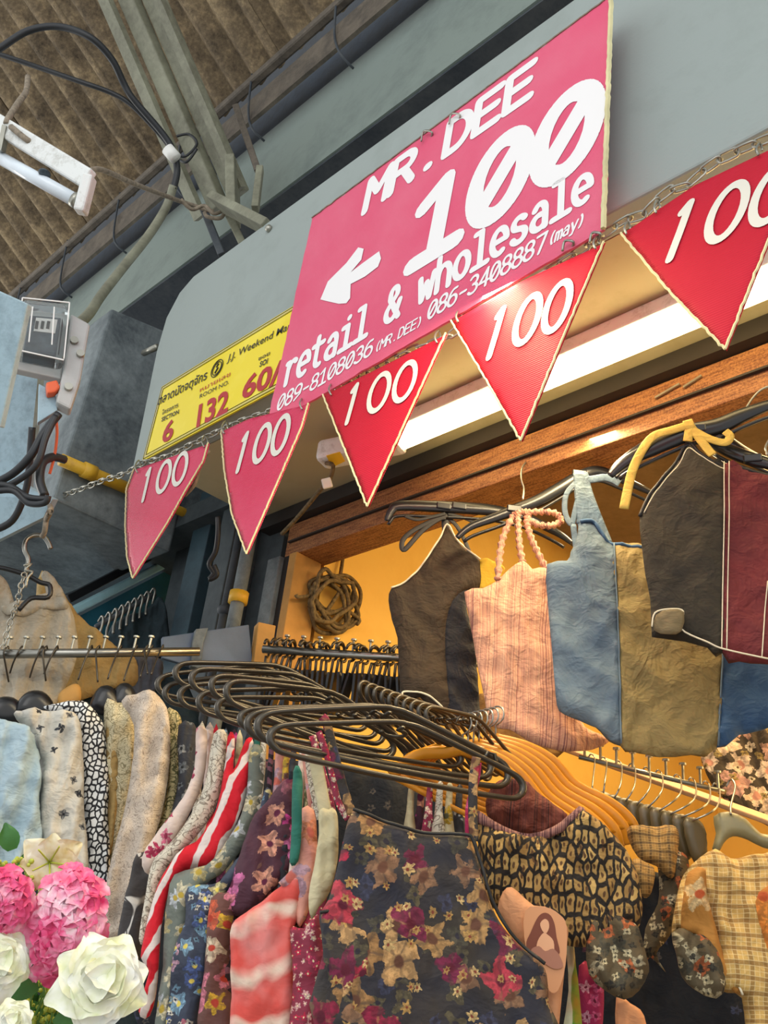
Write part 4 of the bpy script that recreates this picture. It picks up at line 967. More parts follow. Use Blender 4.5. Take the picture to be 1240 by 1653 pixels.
line_on('piping', [(631,952),(650,943),(667,929),(685,908),(698,888),(710,870),(720,851),(735,872),(752,892),(773,908)], F1, 0.0025, mats['cream_trim'], t1, seed=2.0, folds=(0.017,8,6), off=0.008)
line_on('piping', [(649,1130),(650,1120),(677,1124),(700,1136),(724,1158),(742,1168),(774,1182)], F1, 0.0025, mats['cream_trim'], t1, seed=2.0, folds=(0.017,8,6), off=0.012)
ribbon('neck_tie', [(720,856),(719,838),(721,822)], F1, 0.022, mats['black_trim'], t1, 0.0)
ribbon('neck_tie', [(721,834),(700,845),(678,862),(652,890),(649,876),(665,860),(700,842),(718,838)], F1, 0.014, mats['black_trim'], t1, 0.01)
ribbon('neck_tie', [(652,836),(672,842),(694,838),(718,832)], F1, 0.01, mats['black_trim'], t1, 0.012)
ribbon('neck_tie', [(722,834),(738,850),(750,872),(758,892)], F1, 0.012, mats['black_trim'], t1, 0.0)
ribbon('neck_tie', [(722,830),(745,836),(765,844)], F1, 0.01, mats['black_trim'], t1, 0.004)
shop_hanger([(624,842),(632,826),(645,818),(700,819),(760,822),(800,826),(850,838),(900,862),(922,878)], F1, 0.005, [(843,808),(845,790),(841,775),(842,757),(848,748)], 'black shop hanger with lit left tip holding the brown halter top', clipx=((715,820),(740,820)))
# T2 pink striped
F2 = Fr(820, 1050, 2.3, 8)
T2 = [(749,959),(778,953),(804,937),(820,922),(843,908),(858,922),(881,921),(905,950),(910,1030),(930,1150),(960,1182),(985,1196),(956,1210),(910,1214),(858,1200),(822,1179),(791,1172),(783,1135),(773,1084),(760,1012)]
t2 = empty('camisole', F2.pt(843, 830), 'pink camisole with thin maroon stripes and ruched straps', 'top', 'tops hanging under the beam')
cloth('body', T2, F2, mats['pink'], t2, seed=3.0, folds=(0.017, 9, 5), sm=2, thick=0.03)
for q in ([(803,938),(806,900),(812,868),(826,838),(832,832)], [(843,910),(838,880),(836,850),(834,832)], [(882,922),(868,895),(856,868),(850,845),(852,832)], [(845,830),(868,828),(895,830),(905,842),(890,850),(865,848),(848,836)], [(832,832),(845,828),(858,830)]):
    Wp = smooth_path([F2.pt(a, b, 0.006) for a, b in q], 8)
    sb_ = MB().tube(Wp, [0.0085+0.003*math.sin(i*2.1) for i in range(len(Wp))], 8); sb_.build('ruched_strap', mats['pink'], t2, smooth=True, uv=[(v.x, v.z) for v in sb_.v])
shop_hanger([(738,868),(760,850),(800,835),(832,823),(870,808),(905,788),(935,770),(965,760),(1000,772),(1040,790),(1062,800)], F2, 0.0, [(978,742),(972,730),(985,718),(988,706),(984,697)], 'black shop hanger holding the pink striped camisole', clipx=((830,823),(935,766)))
tag(cloth('yellow_scrap', [(774,905),(800,908),(815,918),(806,935),(790,950),(774,952)], Fr(795, 930, 2.5, 8), mats['yellow'], None, thick=0.01, sm=2), 'scrap of yellow cloth showing between the first two tops', 'cloth')
tag(cloth('brown_blouse', [(774,1120),(775,1178),(795,1204),(835,1222),(880,1225),(912,1212),(900,1150),(850,1120)], Fr(840, 1180, 2.5, 8), mats['brownb'], None, thick=0.02, sm=2), 'brown cloth hem peeking out under the pink camisole', 'top')
# T3 denim, khaki
F3 = Fr(1000, 1050, 2.15, 5)
T3 = [(883,914),(915,911),(921,895),(928,882),(932,868),(936,852),(956,849),(968,862),(982,880),(1010,885),(1060,888),(1110,890),(1180,896),(1300,900),(1310,1140),(1240,1176),(1193,1187),(1157,1207),(1116,1220),(1065,1222),(1023,1214),(1001,1206),(961,1176),(912,1156),(899,1140),(895,1100),(890,1040),(884,970)]
t3 = empty('patchwork_top', F3.pt(950, 850), 'large denim and khaki panelled top with a tied blue denim strap', 'top', 'tops hanging under the beam')
s1 = [(990,884),(994,960),(998,1050),(1000,1130),(1001,1206)]; s2 = [(1166,894),(1166,1000),(1162,1100),(1157,1207)]
cloth('denim_panel', T3[:8]+s1[:]+T3[22:], F3, mats['denim'], t3, body=T3, seed=4.0, folds=(0.022, 6, 3), sm=2, thick=0.03)
cloth('khaki_panel', [(990,884),(1060,888),(1110,890)]+s2+[(1116,1220),(1065,1222),(1023,1214)]+s1[::-1][:-1], F3, mats['khaki'], t3, body=T3, seed=4.0, folds=(0.022, 6, 3), sm=2, thick=0.03)
cloth('side_panel', [(1166,894),(1230,897),(1300,900),(1310,1140),(1240,1176),(1193,1187)]+s2[::-1][:-1], F3, mats['denim2'], t3, body=T3, seed=4.0, folds=(0.022, 6, 3), sm=2, thick=0.03)
for s_ in (s1, s2): line_on('seam', s_, F3, 0.002, mats['denim'], t3, off=0.017, seed=4.0, folds=(0.022,6,3))
line_on('neckline_binding', [(936,852),(956,849),(968,862),(982,880),(1010,886),(1060,890),(1110,892)], F3, 0.005, mats['denim2'], t3, off=0.006, seed=4.0, folds=(0.022,6,3))
for q, w_ in (([(946,862),(941,835),(938,800),(936,768)],0.034), ([(938,850),(944,810),(942,775)],0.026), ([(960,858),(952,820),(946,780),(942,768)],0.02), ([(982,882),(965,840),(950,800),(944,775)],0.022), ([(936,770),(950,778),(978,775),(1000,784)],0.022), ([(938,775),(915,800),(912,830),(922,850),(928,830),(936,795)],0.014), ([(925,850),(932,900),(944,955),(952,980)],0.015)):
    ribbon('tied_strap', q, F3, w_, mats['denim'], t3, 0.012)
shop_hanger([(985,768),(1000,752),(1035,728),(1075,708),(1105,698),(1140,692),(1180,720),(1220,742),(1290,770)], F3, 0.012, [(1113,690),(1113,676),(1103,668),(1116,655),(1118,644)], 'black shop hanger above the denim and khaki top', clipx=((1110,700),))
# T4 charcoal and maroon
F4 = Fr(1130, 900, 1.98, 3)
T4 = [(1111,717),(1128,734),(1147,748),(1170,758),(1200,762),(1240,770),(1330,775),(1330,1075),(1240,1074),(1193,1070),(1168,1058),(1142,1048),(1106,1037),(1059,1030),(1052,1022),(1050,970),(1042,930),(1036,880),(1033,836),(1049,800),(1075,769),(1095,742)]
t4 = empty('halter_top', F4.pt(1111, 717), 'charcoal and maroon halter top with double white stitching, rightmost and nearest', 'top', 'tops hanging under the beam')
sm_ = [(1170,756),(1170,850),(1168,950),(1166,1057)]
cloth('charcoal_panel', T4[:3]+sm_+T4[11:], F4, mats['char'], t4, body=T4, seed=5.0, folds=(0.014, 8, 2), sm=2, thick=0.035)
cloth('maroon_panel', sm_[:1]+T4[4:10]+sm_[::-1][:-1], F4, mats['maroon'], t4, body=T4, seed=5.0, folds=(0.014, 8, 3), sm=2, thick=0.035)
cloth('turned_hem', [(1056,1026),(1060,1002),(1082,996),(1104,1000),(1100,1030),(1080,1035)], F4, c_plain('hem_underside', '#7f6f4c', '#6d5f44'), t4, off=0.034, thick=0.008, sm=2, edge=0.01)
for dx in (0, 8):
    line_on('white_stitching', [(a+dx-2, b) for a, b in sm_], F4, 0.0013, mats['cream_trim'], t4, off=0.0195, seed=5.0, folds=(0.014,8,2.5))
line_on('white_stitching', [(1238,945),(1233,1000),(1228,1070)], F4, 0.0013, mats['cream_trim'], t4, off=0.0195, seed=5.0, folds=(0.014,8,3))
line_on('piping', [(1033,836),(1049,800),(1075,769),(1095,742),(1111,717),(1128,734),(1147,748),(1170,758),(1200,762),(1240,772),(1300,776)], F4, 0.004, mats['black_trim'], t4, off=0.004, seed=5.0, folds=(0.014,8,2))
line_on('white_stitching', [(1040,832),(1056,802),(1082,772),(1099,750),(1111,730),(1128,742),(1147,754),(1170,764),(1240,778)], F4, 0.0013, mats['cream_trim'], t4, off=0.012, seed=5.0, folds=(0.014,8,2))
line_on('piping', [(1053,1022),(1058,1000),(1082,994),(1103,998),(1100,1026),(1142,1047),(1168,1058),(1240,1074)], F4, 0.0018, mats['cream_trim'], t4, off=0.036)
for q, w_ in (([(1110,720),(1112,705),(1112,692)],0.02), ([(1112,694),(1085,702),(1055,712),(1035,738),(1020,772),(1008,828)],0.021), ([(1112,692),(1125,710),(1140,730),(1150,742)],0.02), ([(1115,700),(1145,716),(1170,722),(1178,712),(1170,704)],0.019), ([(1105,696),(1120,692)],0.03)):
    ribbon('yellow_tie', q, F4, w_, mats['bstrap'], t4, 0.02)
shop_hanger([(985,770),(1010,748),(1050,728),(1085,712),(1115,700),(1160,690),(1200,672),(1245,655),(1300,640)], F4, 0.006, [(1180,690),(1192,680),(1205,660),(1215,645),(1228,632),(1244,625)], 'large black shop hanger holding the charcoal and maroon halter top', w=0.016, clipx=((1125,696),))
Fz = Fr(1200, 740, 2.1, 3)
shop_hanger([(1130,700),(1165,722),(1205,738),(1240,748),(1290,760)], Fz, 0, [(1240,735),(1236,722),(1244,708),(1250,715)], 'black hanger arm with clip behind the maroon panel', clipx=((1215,742),))

# ================================================================== garments on the racks
W_, K_, CR = '#efece4', '#1e1e22', '#d9cdb2'
gm = {}
gm['ltblue'] = c_plain('washed_light_blue_cotton', '#b9ced8', '#93adbb', wr=0.6)
gm['whitegrey'] = c_floral('off_white_with_black_specks', '#cfccc2', [(20, 4, 0.24, ['#20242c','#3a3f49','#6a6e74'], '#20242c', 0.6)], wr=0.6, base2='#bdbab2')
gm['spotted'] = c_cells('black_and_white_spotted_cotton', '#23252b', '#e3e6e8', 62, 0.15, 0.75, 1.3)
gm['creampat'] = c_lines('cream_olive_patterned_cotton', '#d0c5a3', '#8c8262', 22, 0.09, 6)
gm['lace'] = c_lines('beige_scribbled_lace', '#c9bcae', '#97897d', 26, 0.07, 9, line2='#a29488', s2=50)
gm['olive'] = c_lines('olive_cream_print', '#b7aa7f', '#5c5a36', 18, 0.12, 5)
gm['navyfl'] = c_floral('black_grey_floral', '#2c2f38', [(28, 5, 0.4, ['#6a7076','#4a5058','#8b8f92'], '#1a1c20', 0.7)])
gm['beige'] = c_plain('beige_coat_cotton', '#b8af9f', '#a39a88', wr=0.7)
gm['tan'] = c_plain('tan_coat_cotton', '#b2935a', '#9e8350', wr=0.7)
gm['greycl'] = c_plain('slate_grey_cloth', '#5a5c64', '#46484f')
gm['leafdark'] = c_lines('charcoal_with_white_leaf_lines', '#3f3b3b', '#d8d4cc', 7, 0.10, 3, line2='#3f3b3b')
gm['pinkfl'] = c_floral('cream_with_pink_roses', '#e2cfc3', [(24, 5, 0.5, ['#c9375f','#d96a85','#b8305a'], '#8b2140', 0.6)], base2='#d7c0b4')
gm['creamln'] = c_lines('cream_with_brown_line_print', '#d9d0bd', '#8c8070', 20, 0.08, 5)
gm['red'] = c_plain('scarlet_cotton', '#d9192c', '#b81226')
gm['redwhite'] = c_bands('scarlet_and_white_bands', '#d9182b', '#e9d9d2', 9, 3, 0.72, 0.3)
gm['greygreen'] = c_floral('grey_green_with_cream_daisies', '#7b8278', [(22, 6, 0.5, ['#d9cfae','#cdbf8c','#c8cdd0'], '#b59b3a', 0.85)], base2='#6d746c')
gm['bluemulti'] = c_floral('navy_multicolour_floral', '#3f4657', [(30, 5, 0.5, ['#8fb6cf','#d9cf9a','#c9a0b4','#5a6fa8','#d07a8a'], '#e6d060', 0.85), (55, 4, 0.4, ['#e6e0cf','#7aa0b8'], '#333344', 0.4)])
gm['brownyel'] = c_floral('brown_with_yellow_pink_roses', '#6d4a44', [(20, 5, 0.52, ['#e0b53c','#e4879a','#dd6a4a','#e8d6b8'], '#b8402f', 0.9)])
gm['zebra'] = c_bands('mauve_black_zebra', '#7d4f5b', '#2d2228', 16, 8, 0.55, 1.4)
gm['magenta'] = c_floral('plum_with_magenta_petals', '#4e2c3a', [(18, 5, 0.5, ['#d1469a','#e07ab0','#e5a58b','#8b4f5f'], '#5d1b3a', 0.75)])
gm['coral'] = c_bands('coral_white_tie_dye', '#e0574e', '#f0d6c2', 4.5, 7, 0.78, 1.1, wr=0.3, c3='#e98f8a', soft=0.2)
gm['peachfl'] = c_floral('pale_peach_floral', '#e5a793', [(14, 5, 0.5, ['#e7c4b0','#cfa8b8','#e8936f'], '#c9685a', 0.7)], base2='#d9968a')
gm['smallpink'] = c_floral('small_crowded_pink_flowers', '#8f3348', [(85, 5, 0.5, ['#e3476f','#f0b7b4','#d9284f','#e8d5c0','#c23b64'], '#f0dcb0', 0.95)])
gm['beigefl'] = c_floral('beige_with_yellow_flowers', '#d6cba6', [(15, 8, 0.42, ['#d2ab2c','#6d6a4d','#c2884a'], '#4d4a30', 0.5)], base2='#cabf98')
gm['green'] = c_plain('teal_green_strap', '#2f7a68', '#27695a')
gm['bigfl'] = c_floral('dark_vintage_rose_print', '#3a332c', [(26, 4, 0.42, ['#4f4a3c','#5d553f','#3d3f55'], '#2a2630', 0.75), (15, 5, 0.5, ['#b98f5a','#c69b66','#a67c4c','#8f6a4e'], '#5d3a2a', 0.8), (13, 4, 0.40, ['#b32a44','#8f1f3f','#c94452','#7a2344'], '#5a1328', 0.5), (38, 6, 0.34, ['#d9b77a','#c49a58'], '#7a3a2a', 0.35)], wr=0.4, base2='#262733')
gm['leopard'] = c_cells('brown_leopard_smocking', '#211a14', '#c9a562', 36, 0.15, 0.8, 2.1, cell2='#8f6c38', wr=0.9, dot='#5a3d22')
gm['leoband'] = c_stripes('mauve_brown_ruched_band', ['#7d4f52','#a8776a','#5d3a3e','#8f6259'], 300, 0.8)
gm['redbrown'] = c_stripes('dark_reddish_ruched_lining', ['#4b211c','#6d3326','#2e1512'], 200, 0.8)
gm['peach'] = c_plain('plain_peach_jersey', '#dda276', '#cf9268', wr=0.35)
gm['checky'] = c_check('cream_brown_check', '#c9a35c', '#7a5526', '#e4cc94', 46)
gm['checkd'] = c_check('brown_tan_check', '#a07a40', '#4b3a26', '#d1a864', 60)
gm['orangefl'] = c_floral('amber_with_orange_blossoms', '#b27a34', [(14, 5, 0.52, ['#e8913c','#e8c48a','#d9602c'], '#a5481e', 0.8)])
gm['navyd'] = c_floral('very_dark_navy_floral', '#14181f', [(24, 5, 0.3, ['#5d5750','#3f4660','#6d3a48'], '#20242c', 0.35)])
gm['greyleo'] = c_floral('grey_cream_crumpled_floral', '#5a4e38', [(34, 4, 0.5, ['#b3a98a','#4d4a3c','#c0693c'], '#3d3a30', 0.95), (60, 4, 0.45, ['#d0c39c','#2f2c24'], '#3d3a30', 0.7)])
gm['whitefl'] = c_floral('black_with_large_cream_roses', '#3a2f22', [(14, 5, 0.62, ['#d9a890','#e3c4a4','#c9988a','#d8c0a8'], '#b07a66', 0.95), (30, 4, 0.4, ['#8f7a44','#e0ceb0'], '#4b3a1e', 0.5)])
gm['magband'] = c_floral('magenta_red_band', '#a01f4f', [(40, 5, 0.42, ['#e05a8a','#e6a0b4'], '#6d1030', 0.7)])
gm['limeor'] = c_bands('lime_orange_white_panel', '#4f9a2c', '#e0e0b8', 6, 2, 0.5, 0.1, c3='#d9702c')
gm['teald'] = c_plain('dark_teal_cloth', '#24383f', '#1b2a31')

def garment(name, px, t, yaw, mat, label, cat='dress', group=None, thick=0.05, folds=(0.02, 9, 1.5), sm=3, edge=0.03, parts=(), **k):
    edge = min(edge, 0.018); thick = thick*0.8; folds = (folds[0]*1.15, folds[1]*1.5, folds[2])
    if max(p[0] for p in px)-min(p[0] for p in px) < 210 and folds[0] > 0.008: folds = (folds[0]*1.1, folds[1]*2.0, folds[2]*0.8)
    xs = [p[0] for p in px]; ys = [p[1] for p in px]; fr = Fr(sum(xs)/len(xs), sum(ys)/len(ys), t, yaw); seed = (hash_(label) % 97)*0.31
    if not parts: 
        return tag(cloth(name, px, fr, gm[mat] if isinstance(mat, str) else mat, None, thick=thick, folds=folds, sm=sm, seed=seed, edge=edge, **k), label, cat, group)
    e = empty(name, fr.o, label, cat, group)
    cloth('body', px, fr, gm[mat], e, thick=thick, folds=folds, sm=sm, seed=seed, edge=edge, **k)
    for q in parts:
        kind, pp_, mt_ = q[:3]
        if kind == 'strap': ribbon('strap', pp_, fr, q[3], gm[mt_] if mt_ in gm else mats[mt_], e, q[4] if len(q) > 4 else 0.01)
        elif kind == 'line': line_on(q[4] if len(q) > 4 else 'binding', pp_, fr, q[3], gm[mt_] if mt_ in gm else mats[mt_], e, off=thick*0.4, seed=seed, folds=folds)
        else: cloth(kind, pp_, fr, gm[mt_], e, thick=q[3], folds=(folds[0]*(1.4 if kind == 'sleeve' else 1), folds[1]*(1.8 if kind == 'sleeve' else 1), folds[2]), seed=seed+1, sm=2, off=q[4], edge=0.03 if kind == 'sleeve' else 0.012, gathers=(0.02, 40) if kind == 'sleeve' else None)
    return e
def hash_(s):
    h = 7
    for c in s: h = (h*31 + ord(c)) % 100003
    return h
mats['grey_pl'] = M['grey_pl']
# --- left rack
garment('tan_coat', [(60,935),(90,945),(125,990),(175,1035),(215,1062),(226,1085),(222,1106),(190,1112),(150,1125),(110,1140),(60,1150)], 2.95, 0, 'tan', 'tan coat shoulder hanging behind the beige coat at left', 'coat')
garment('grey_cloth', [(205,1060),(235,1058),(262,1070),(258,1105),(240,1125),(215,1128),(200,1110)], 3.0, 0, 'greycl', 'slate grey garment shoulder right of the tan coat', 'clothing')
bc = garment('beige_coat', [(-30,915),(0,930),(14,945),(22,972),(28,990),(60,966),(74,962),(66,930),(76,926),(98,950),(112,982),(122,1010),(124,1060),(100,1120),(70,1150),(-30,1160)], 2.75, 0, 'beige', 'beige coat on a black hanger above the left rail', 'coat',
   parts=[('collar', [(0,985),(30,978),(62,966),(84,962),(104,975),(106,990),(70,990),(40,1000),(10,1000)], 'beige', 0.03, 0.03)])
Fh = Fr(40, 940, 2.62, 0)
hg = empty('coat_hanger', Fh.pt(42, 925), 'black coat hanger with a worn chrome hook tied to the chain', 'hanger')
MB().tube(smooth_path([Fh.pt(*p) for p in [(-20,915),(5,917),(42,928),(65,940),(80,945),(78,964),(50,966),(30,985)]], 4), 0.007, 8).build('frame', M['black_pl'], hg, smooth=True)
MB().tube(smooth_path([Fh.pt(*p) for p in [(42,930),(44,915),(46,902),(40,888),(42,872),(55,864),(70,866),(78,876),(82,886)]], 4), 0.007, 8).build('hook', M['chrome'], hg, smooth=True)
MB().tube(smooth_path([Fh.pt(*p, 0.01) for p in [(38,915),(50,912),(40,922),(52,925),(44,935),(41,950)]], 3), 0.004, 6).build('binding_wire', M['zinc'], hg, smooth=True)
ch2 = empty('thin_chain', P(15, 1000, 2.58), 'thin dark chain hanging over the beige coat', 'chain')
cpp = smooth_path([P(*p) for p in [(40,925,2.6),(33,950,2.58),(28,975,2.58),(22,990,2.58),(12,1020,2.57),(5,1048,2.56)]], 3)
for i in range(len(cpp)-1):
    a, b = cpp[i], cpp[i+1]; d = (b-a).normalized(); sd = (Vector((1,0,0)) if i % 2 else Vector((0,1,0))); sd = (sd-d*sd.dot(d)).normalized()
    q = [a.lerp(b, .5)+d*((b-a).length*0.62*math.cos(t*math.pi/5))+sd*(0.008*math.sin(t*math.pi/5)) for t in range(10)]
    MB().tube(q, 0.002, 5, closed=True).build('link', M['zinc'], ch2, smooth=True)
# hooks of the pale clothes on rail 1
G1 = 'wire hooks on the left rail'
for i, x in enumerate((8, 30, 62, 68, 85, 140, 152, 188, 214, 232, 240, 258)):
    y0 = 1050; f = x/330; p = R1a.lerp(R1b, (x+30)/352)
    dx = -14 if i % 3 else 6
    H = [p+Vector((0.016*math.cos(a)*0.4, -0.016*math.sin(a)*0.0-0.0, 0.016+0.0*a)) for a in (0,)]
    q = [p+Vector((-0.018,0.012,0.002)), p+Vector((-0.008,0.004,0.019)), p+Vector((0.006,-0.006,0.018)), p+Vector((0.012,-0.014,-0.002))]
    e = P(x+dx, 1092+rr.uniform(-6,10), 2.58)
    tag(MB().tube(smooth_path(q+[p.lerp(e, .55)+Vector((0.01,-0.01,0)), e], 4), 0.0026, 6).build('hanger_hook', M['tube_metal'], None, smooth=True), 'thin wire hanger hook over the left chrome rail, '+ORD[i]+' from the left picture edge', 'hook', G1)
# a few hooks on the far rail in the neighbouring stall
fr2 = [P(155,1012,3.4), P(250,960,3.7)]
tag(MB().cyl(*fr2, 0.01, 8).build('far_rail', M['steel_dark'], smooth=True), 'dark slanted rail with hooks under the teal panel', 'rail')
for i in range(9):
    p = fr2[0].lerp(fr2[1], 0.06+0.11*i); q = [p+Vector((-0.018,0,0.015)), p+Vector((0,0,0.035)), p+Vector((0.018,0,0.015)), p+Vector((0.018,0,-0.03)), p+Vector((0.03,0,-0.07))]
    tag(MB().tube(smooth_path(q, 4), 0.005, 6).build('hanger_hook', M['chrome'], None, smooth=True), 'grey hanger hook on the slanted rail under the teal panel, '+ORD[i]+' from the left', 'hook', 'hooks on the far slanted rail')
garment('dark_clothes', [(180,1010),(235,985),(262,965),(268,1060),(180,1062)], 3.6, 0, 'teald', 'dark navy clothing under the far slanted rail', 'clothing')
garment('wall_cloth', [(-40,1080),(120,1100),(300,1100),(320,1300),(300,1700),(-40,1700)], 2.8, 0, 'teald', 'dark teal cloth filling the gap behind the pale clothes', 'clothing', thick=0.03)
# black shoulders of hangers
for i, (x, y, w, lab) in enumerate(((8,1140,34,'leftmost'),(56,1130,32,'second'),(170,1122,24,'third'),(200,1118,22,'fourth'))):
    F_ = Fr(x, y, 2.46+0.02*i, 0)
    tag(cloth('hanger_shoulder', [(x-w,y+22),(x-w*.8,y),(x-w*.3,y-14),(x+w*.4,y-14),(x+w*.9,y+2),(x+w,y+24),(x,y+34)], F_, M['black_pl'], None, thick=0.05, folds=(0.001,5,5), sm=3, edge=0.03), lab+' rounded black hanger shoulder above the pale clothes from the left', 'hanger')
garment('wooden_hanger', [(95,1120),(118,1104),(130,1110),(128,1136),(98,1140)], 2.5, 0, M['board'], 'small pale wooden hanger end between the black shoulders', 'hanger', thick=0.03, folds=(0,1,1))
garment('denim_jacket', [(-40,1165),(0,1162),(25,1170),(48,1184),(60,1208),(64,1260),(63,1330),(64,1390),(40,1400),(10,1410),(-40,1415)], 2.2, 10, 'ltblue', 'washed light blue jacket at the left edge of the rack', 'jacket', thick=0.10, folds=(0.03,9,2))
garment('speckled_shirt', [(22,1158),(45,1146),(80,1148),(110,1150),(128,1170),(134,1230),(136,1320),(140,1440),(62,1440),(64,1300),(62,1215),(45,1180)], 2.28, 0, 'whitegrey', 'off white shirt with black specks beside the light blue jacket', 'shirt', thick=0.10, folds=(0.03,11,1.5))
garment('spotted_dress', [(70,1142),(110,1134),(140,1138),(160,1158),(171,1190),(175,1300),(176,1480),(160,1520),(140,1440),(134,1300),(130,1210),(118,1165),(90,1152)], 2.33, 0, 'spotted', 'black and white spotted dress sleeve on the left rack', 'dress', thick=0.08, folds=(0.02,9,1.5))
garment('patterned_shirt', [(168,1142),(190,1136),(218,1150),(216,1260),(195,1360),(178,1430),(172,1300)], 2.38, 0, 'creampat', 'cream and olive patterned shirt right of the spotted dress', 'shirt', thick=0.07)
garment('tan_sleeve', [(172,1165),(188,1170),(190,1260),(186,1340),(176,1380),(172,1250)], 2.35, 0, 'tan', 'narrow tan sleeve beside the spotted dress', 'sleeve')
garment('lace_blouse', [(196,1132),(232,1118),(258,1126),(273,1160),(274,1230),(262,1310),(240,1380),(215,1450),(196,1510),(170,1512),(174,1420),(194,1340),(213,1250),(216,1170)], 2.25, -5, 'lace', 'beige scribble printed blouse on the left rack', 'blouse', thick=0.09, folds=(0.025,10,1.5))
garment('olive_blouse', [(266,1150),(292,1160),(294,1230),(286,1300),(272,1345),(250,1360),(262,1310),(272,1250)], 2.32, 0, 'olive', 'olive cream printed blouse right of the beige blouse', 'blouse', thick=0.05)
garment('black_floral_dress', [(288,1172),(322,1180),(316,1260),(296,1310),(280,1345),(275,1320),(288,1260)], 2.28, 0, 'navyfl', 'black dress with grey flowers left of the pink rose dress', 'dress', thick=0.05)

# --- centre: backdrop of narrow hanging straps and dresses
cols = ['creamln','pinkfl','red','bluemulti','magenta','beigefl','navyfl','green','creamln','zebra','peachfl','brownyel','navyfl','pinkfl','olive','smallpink']
desc = ['cream lined','pink rose','scarlet','navy multicolour','plum and magenta','beige flowered','black and grey floral','teal green','second cream lined','mauve zebra','pale peach','brown rose','second black and grey','second pink rose','olive printed','small pink flowered']
for i in range(16):
    x = 322+12.5*i; t_ = 1.92-0.02*i; yt = 1176+3*i; w = 10+3*math.sin(i*2)
    garment('narrow_dress', [(x,yt),(x+w,yt),(x+w+2-8,yt+90),(x+w-14,yt+200),(x+w-4,yt+330),(x-26,yt+330),(x-18,yt+190),(x-6,yt+90)], t_, -15, cols[i],
        desc[i]+' narrow dress, '+('strap number %s from the left' % ['one','two','three','four','five','six','seven','eight','nine','ten','eleven','twelve','thirteen','fourteen','fifteen','sixteen'][i])+' under the centre hangers', 'dress', 'narrow dresses under the centre hangers', thick=0.03, folds=(0.012,14,2), sm=2, edge=0.012)
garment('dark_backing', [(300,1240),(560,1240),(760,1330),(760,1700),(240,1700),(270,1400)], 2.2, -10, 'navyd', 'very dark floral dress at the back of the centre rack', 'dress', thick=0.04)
garment('leaf_dress', [(222,1379),(255,1376),(256,1415),(241,1451),(234,1506),(226,1550),(190,1560),(196,1480),(208,1430)], 1.86, -10, 'leafdark', 'charcoal dress with white leaf outlines beside the white rose', 'dress')
garment('rose_dress', [(318,1178),(334,1180),(332,1240),(318,1290),(290,1345),(262,1385),(240,1412),(230,1385),(262,1332),(296,1290),(314,1240)], 1.84, -10, 'pinkfl', 'cream dress with pink roses sweeping down left', 'dress', thick=0.05, folds=(0.012,12,2), edge=0.02)
garment('line_print_dress', [(346,1186),(368,1188),(362,1250),(346,1310),(310,1360),(270,1405),(252,1450),(238,1520),(226,1516),(236,1450),(252,1385),(298,1335),(330,1270)], 1.80, -10, 'creamln', 'cream line printed dress right of the pink rose dress', 'dress', thick=0.05, folds=(0.012,12,2), edge=0.02)
garment('scarlet_dress', [(368,1190),(380,1192),(378,1245),(398,1196),(410,1200),(406,1260),(388,1320),(352,1392),(300,1406),(274,1440),(262,1500),(256,1580),(244,1640),(224,1632),(242,1570),(228,1545),(236,1500),(256,1430),(286,1380),(330,1345),(356,1280)], 1.76, -10, 'redwhite', 'scarlet dress with white bands in the centre rack', 'dress', thick=0.05, folds=(0.015,12,2), edge=0.02)
garment('daisy_dress', [(282,1412),(335,1398),(360,1370),(385,1330),(400,1280),(404,1210),(424,1210),(424,1290),(410,1345),(370,1400),(330,1432),(308,1470),(300,1530),(290,1600),(278,1680),(250,1680),(262,1560),(268,1470)], 1.72, -10, 'greygreen', 'grey green dress with small cream daisies', 'dress', thick=0.05, folds=(0.015,10,2), edge=0.02)
garment('multicolour_dress', [(305,1432),(345,1428),(372,1405),(410,1350),(428,1280),(440,1282),(438,1340),(410,1400),(370,1440),(348,1480),(340,1560),(322,1620),(318,1680),(272,1680),(284,1540),(300,1490)], 1.68, -10, 'bluemulti', 'navy dress crowded with blue and cream flowers', 'dress', thick=0.05, edge=0.02)
garment('brown_rose_dress', [(345,1452),(378,1440),(415,1400),(440,1340),(452,1345),(444,1400),(405,1450),(380,1475),(372,1560),(375,1680),(322,1680),(334,1560)], 1.65, -10, 'brownyel', 'brown dress with yellow and pink roses', 'dress', thick=0.05, edge=0.02)
garment('zebra_dress', [(356,1470),(384,1462),(384,1560),(388,1680),(352,1680),(350,1560)], 1.62, -10, 'zebra', 'mauve and black zebra dress edge beside the coral dress', 'dress', thick=0.05, edge=0.02)
garment('magenta_dress', [(404,1330),(430,1300),(448,1270),(478,1262),(480,1320),(476,1400),(440,1440),(395,1480),(360,1462),(372,1430)], 1.7, -10, 'magenta', 'plum dress with magenta petals behind the coral dress', 'dress', thick=0.05, edge=0.02)
garment('green_strap_dress', [(474,1246),(488,1248),(489,1330),(482,1390),(468,1392),(472,1330)], 1.6, -10, 'green', 'teal green strap falling behind the peach strap', 'dress', thick=0.02, edge=0.01)
garment('coral_dress', [(487,1400),(470,1420),(434,1448),(400,1474),(374,1493),(372,1540),(376,1610),(382,1690),(480,1690),(478,1560),(478,1495),(494,1450)], 1.56, -6, 'coral', 'coral and white tie dye dress in the centre', 'dress', thick=0.06,
   parts=[('upper_panel', [(489,1310),(508,1312),(513,1350),(513,1400),(504,1460),(486,1500),(474,1470),(466,1440),(452,1428),(476,1404),(484,1360)], 'peachfl', 0.04, 0.02), ('strap', [(506,1320),(500,1275),(492,1215)], 'peachfl', 0.012)])
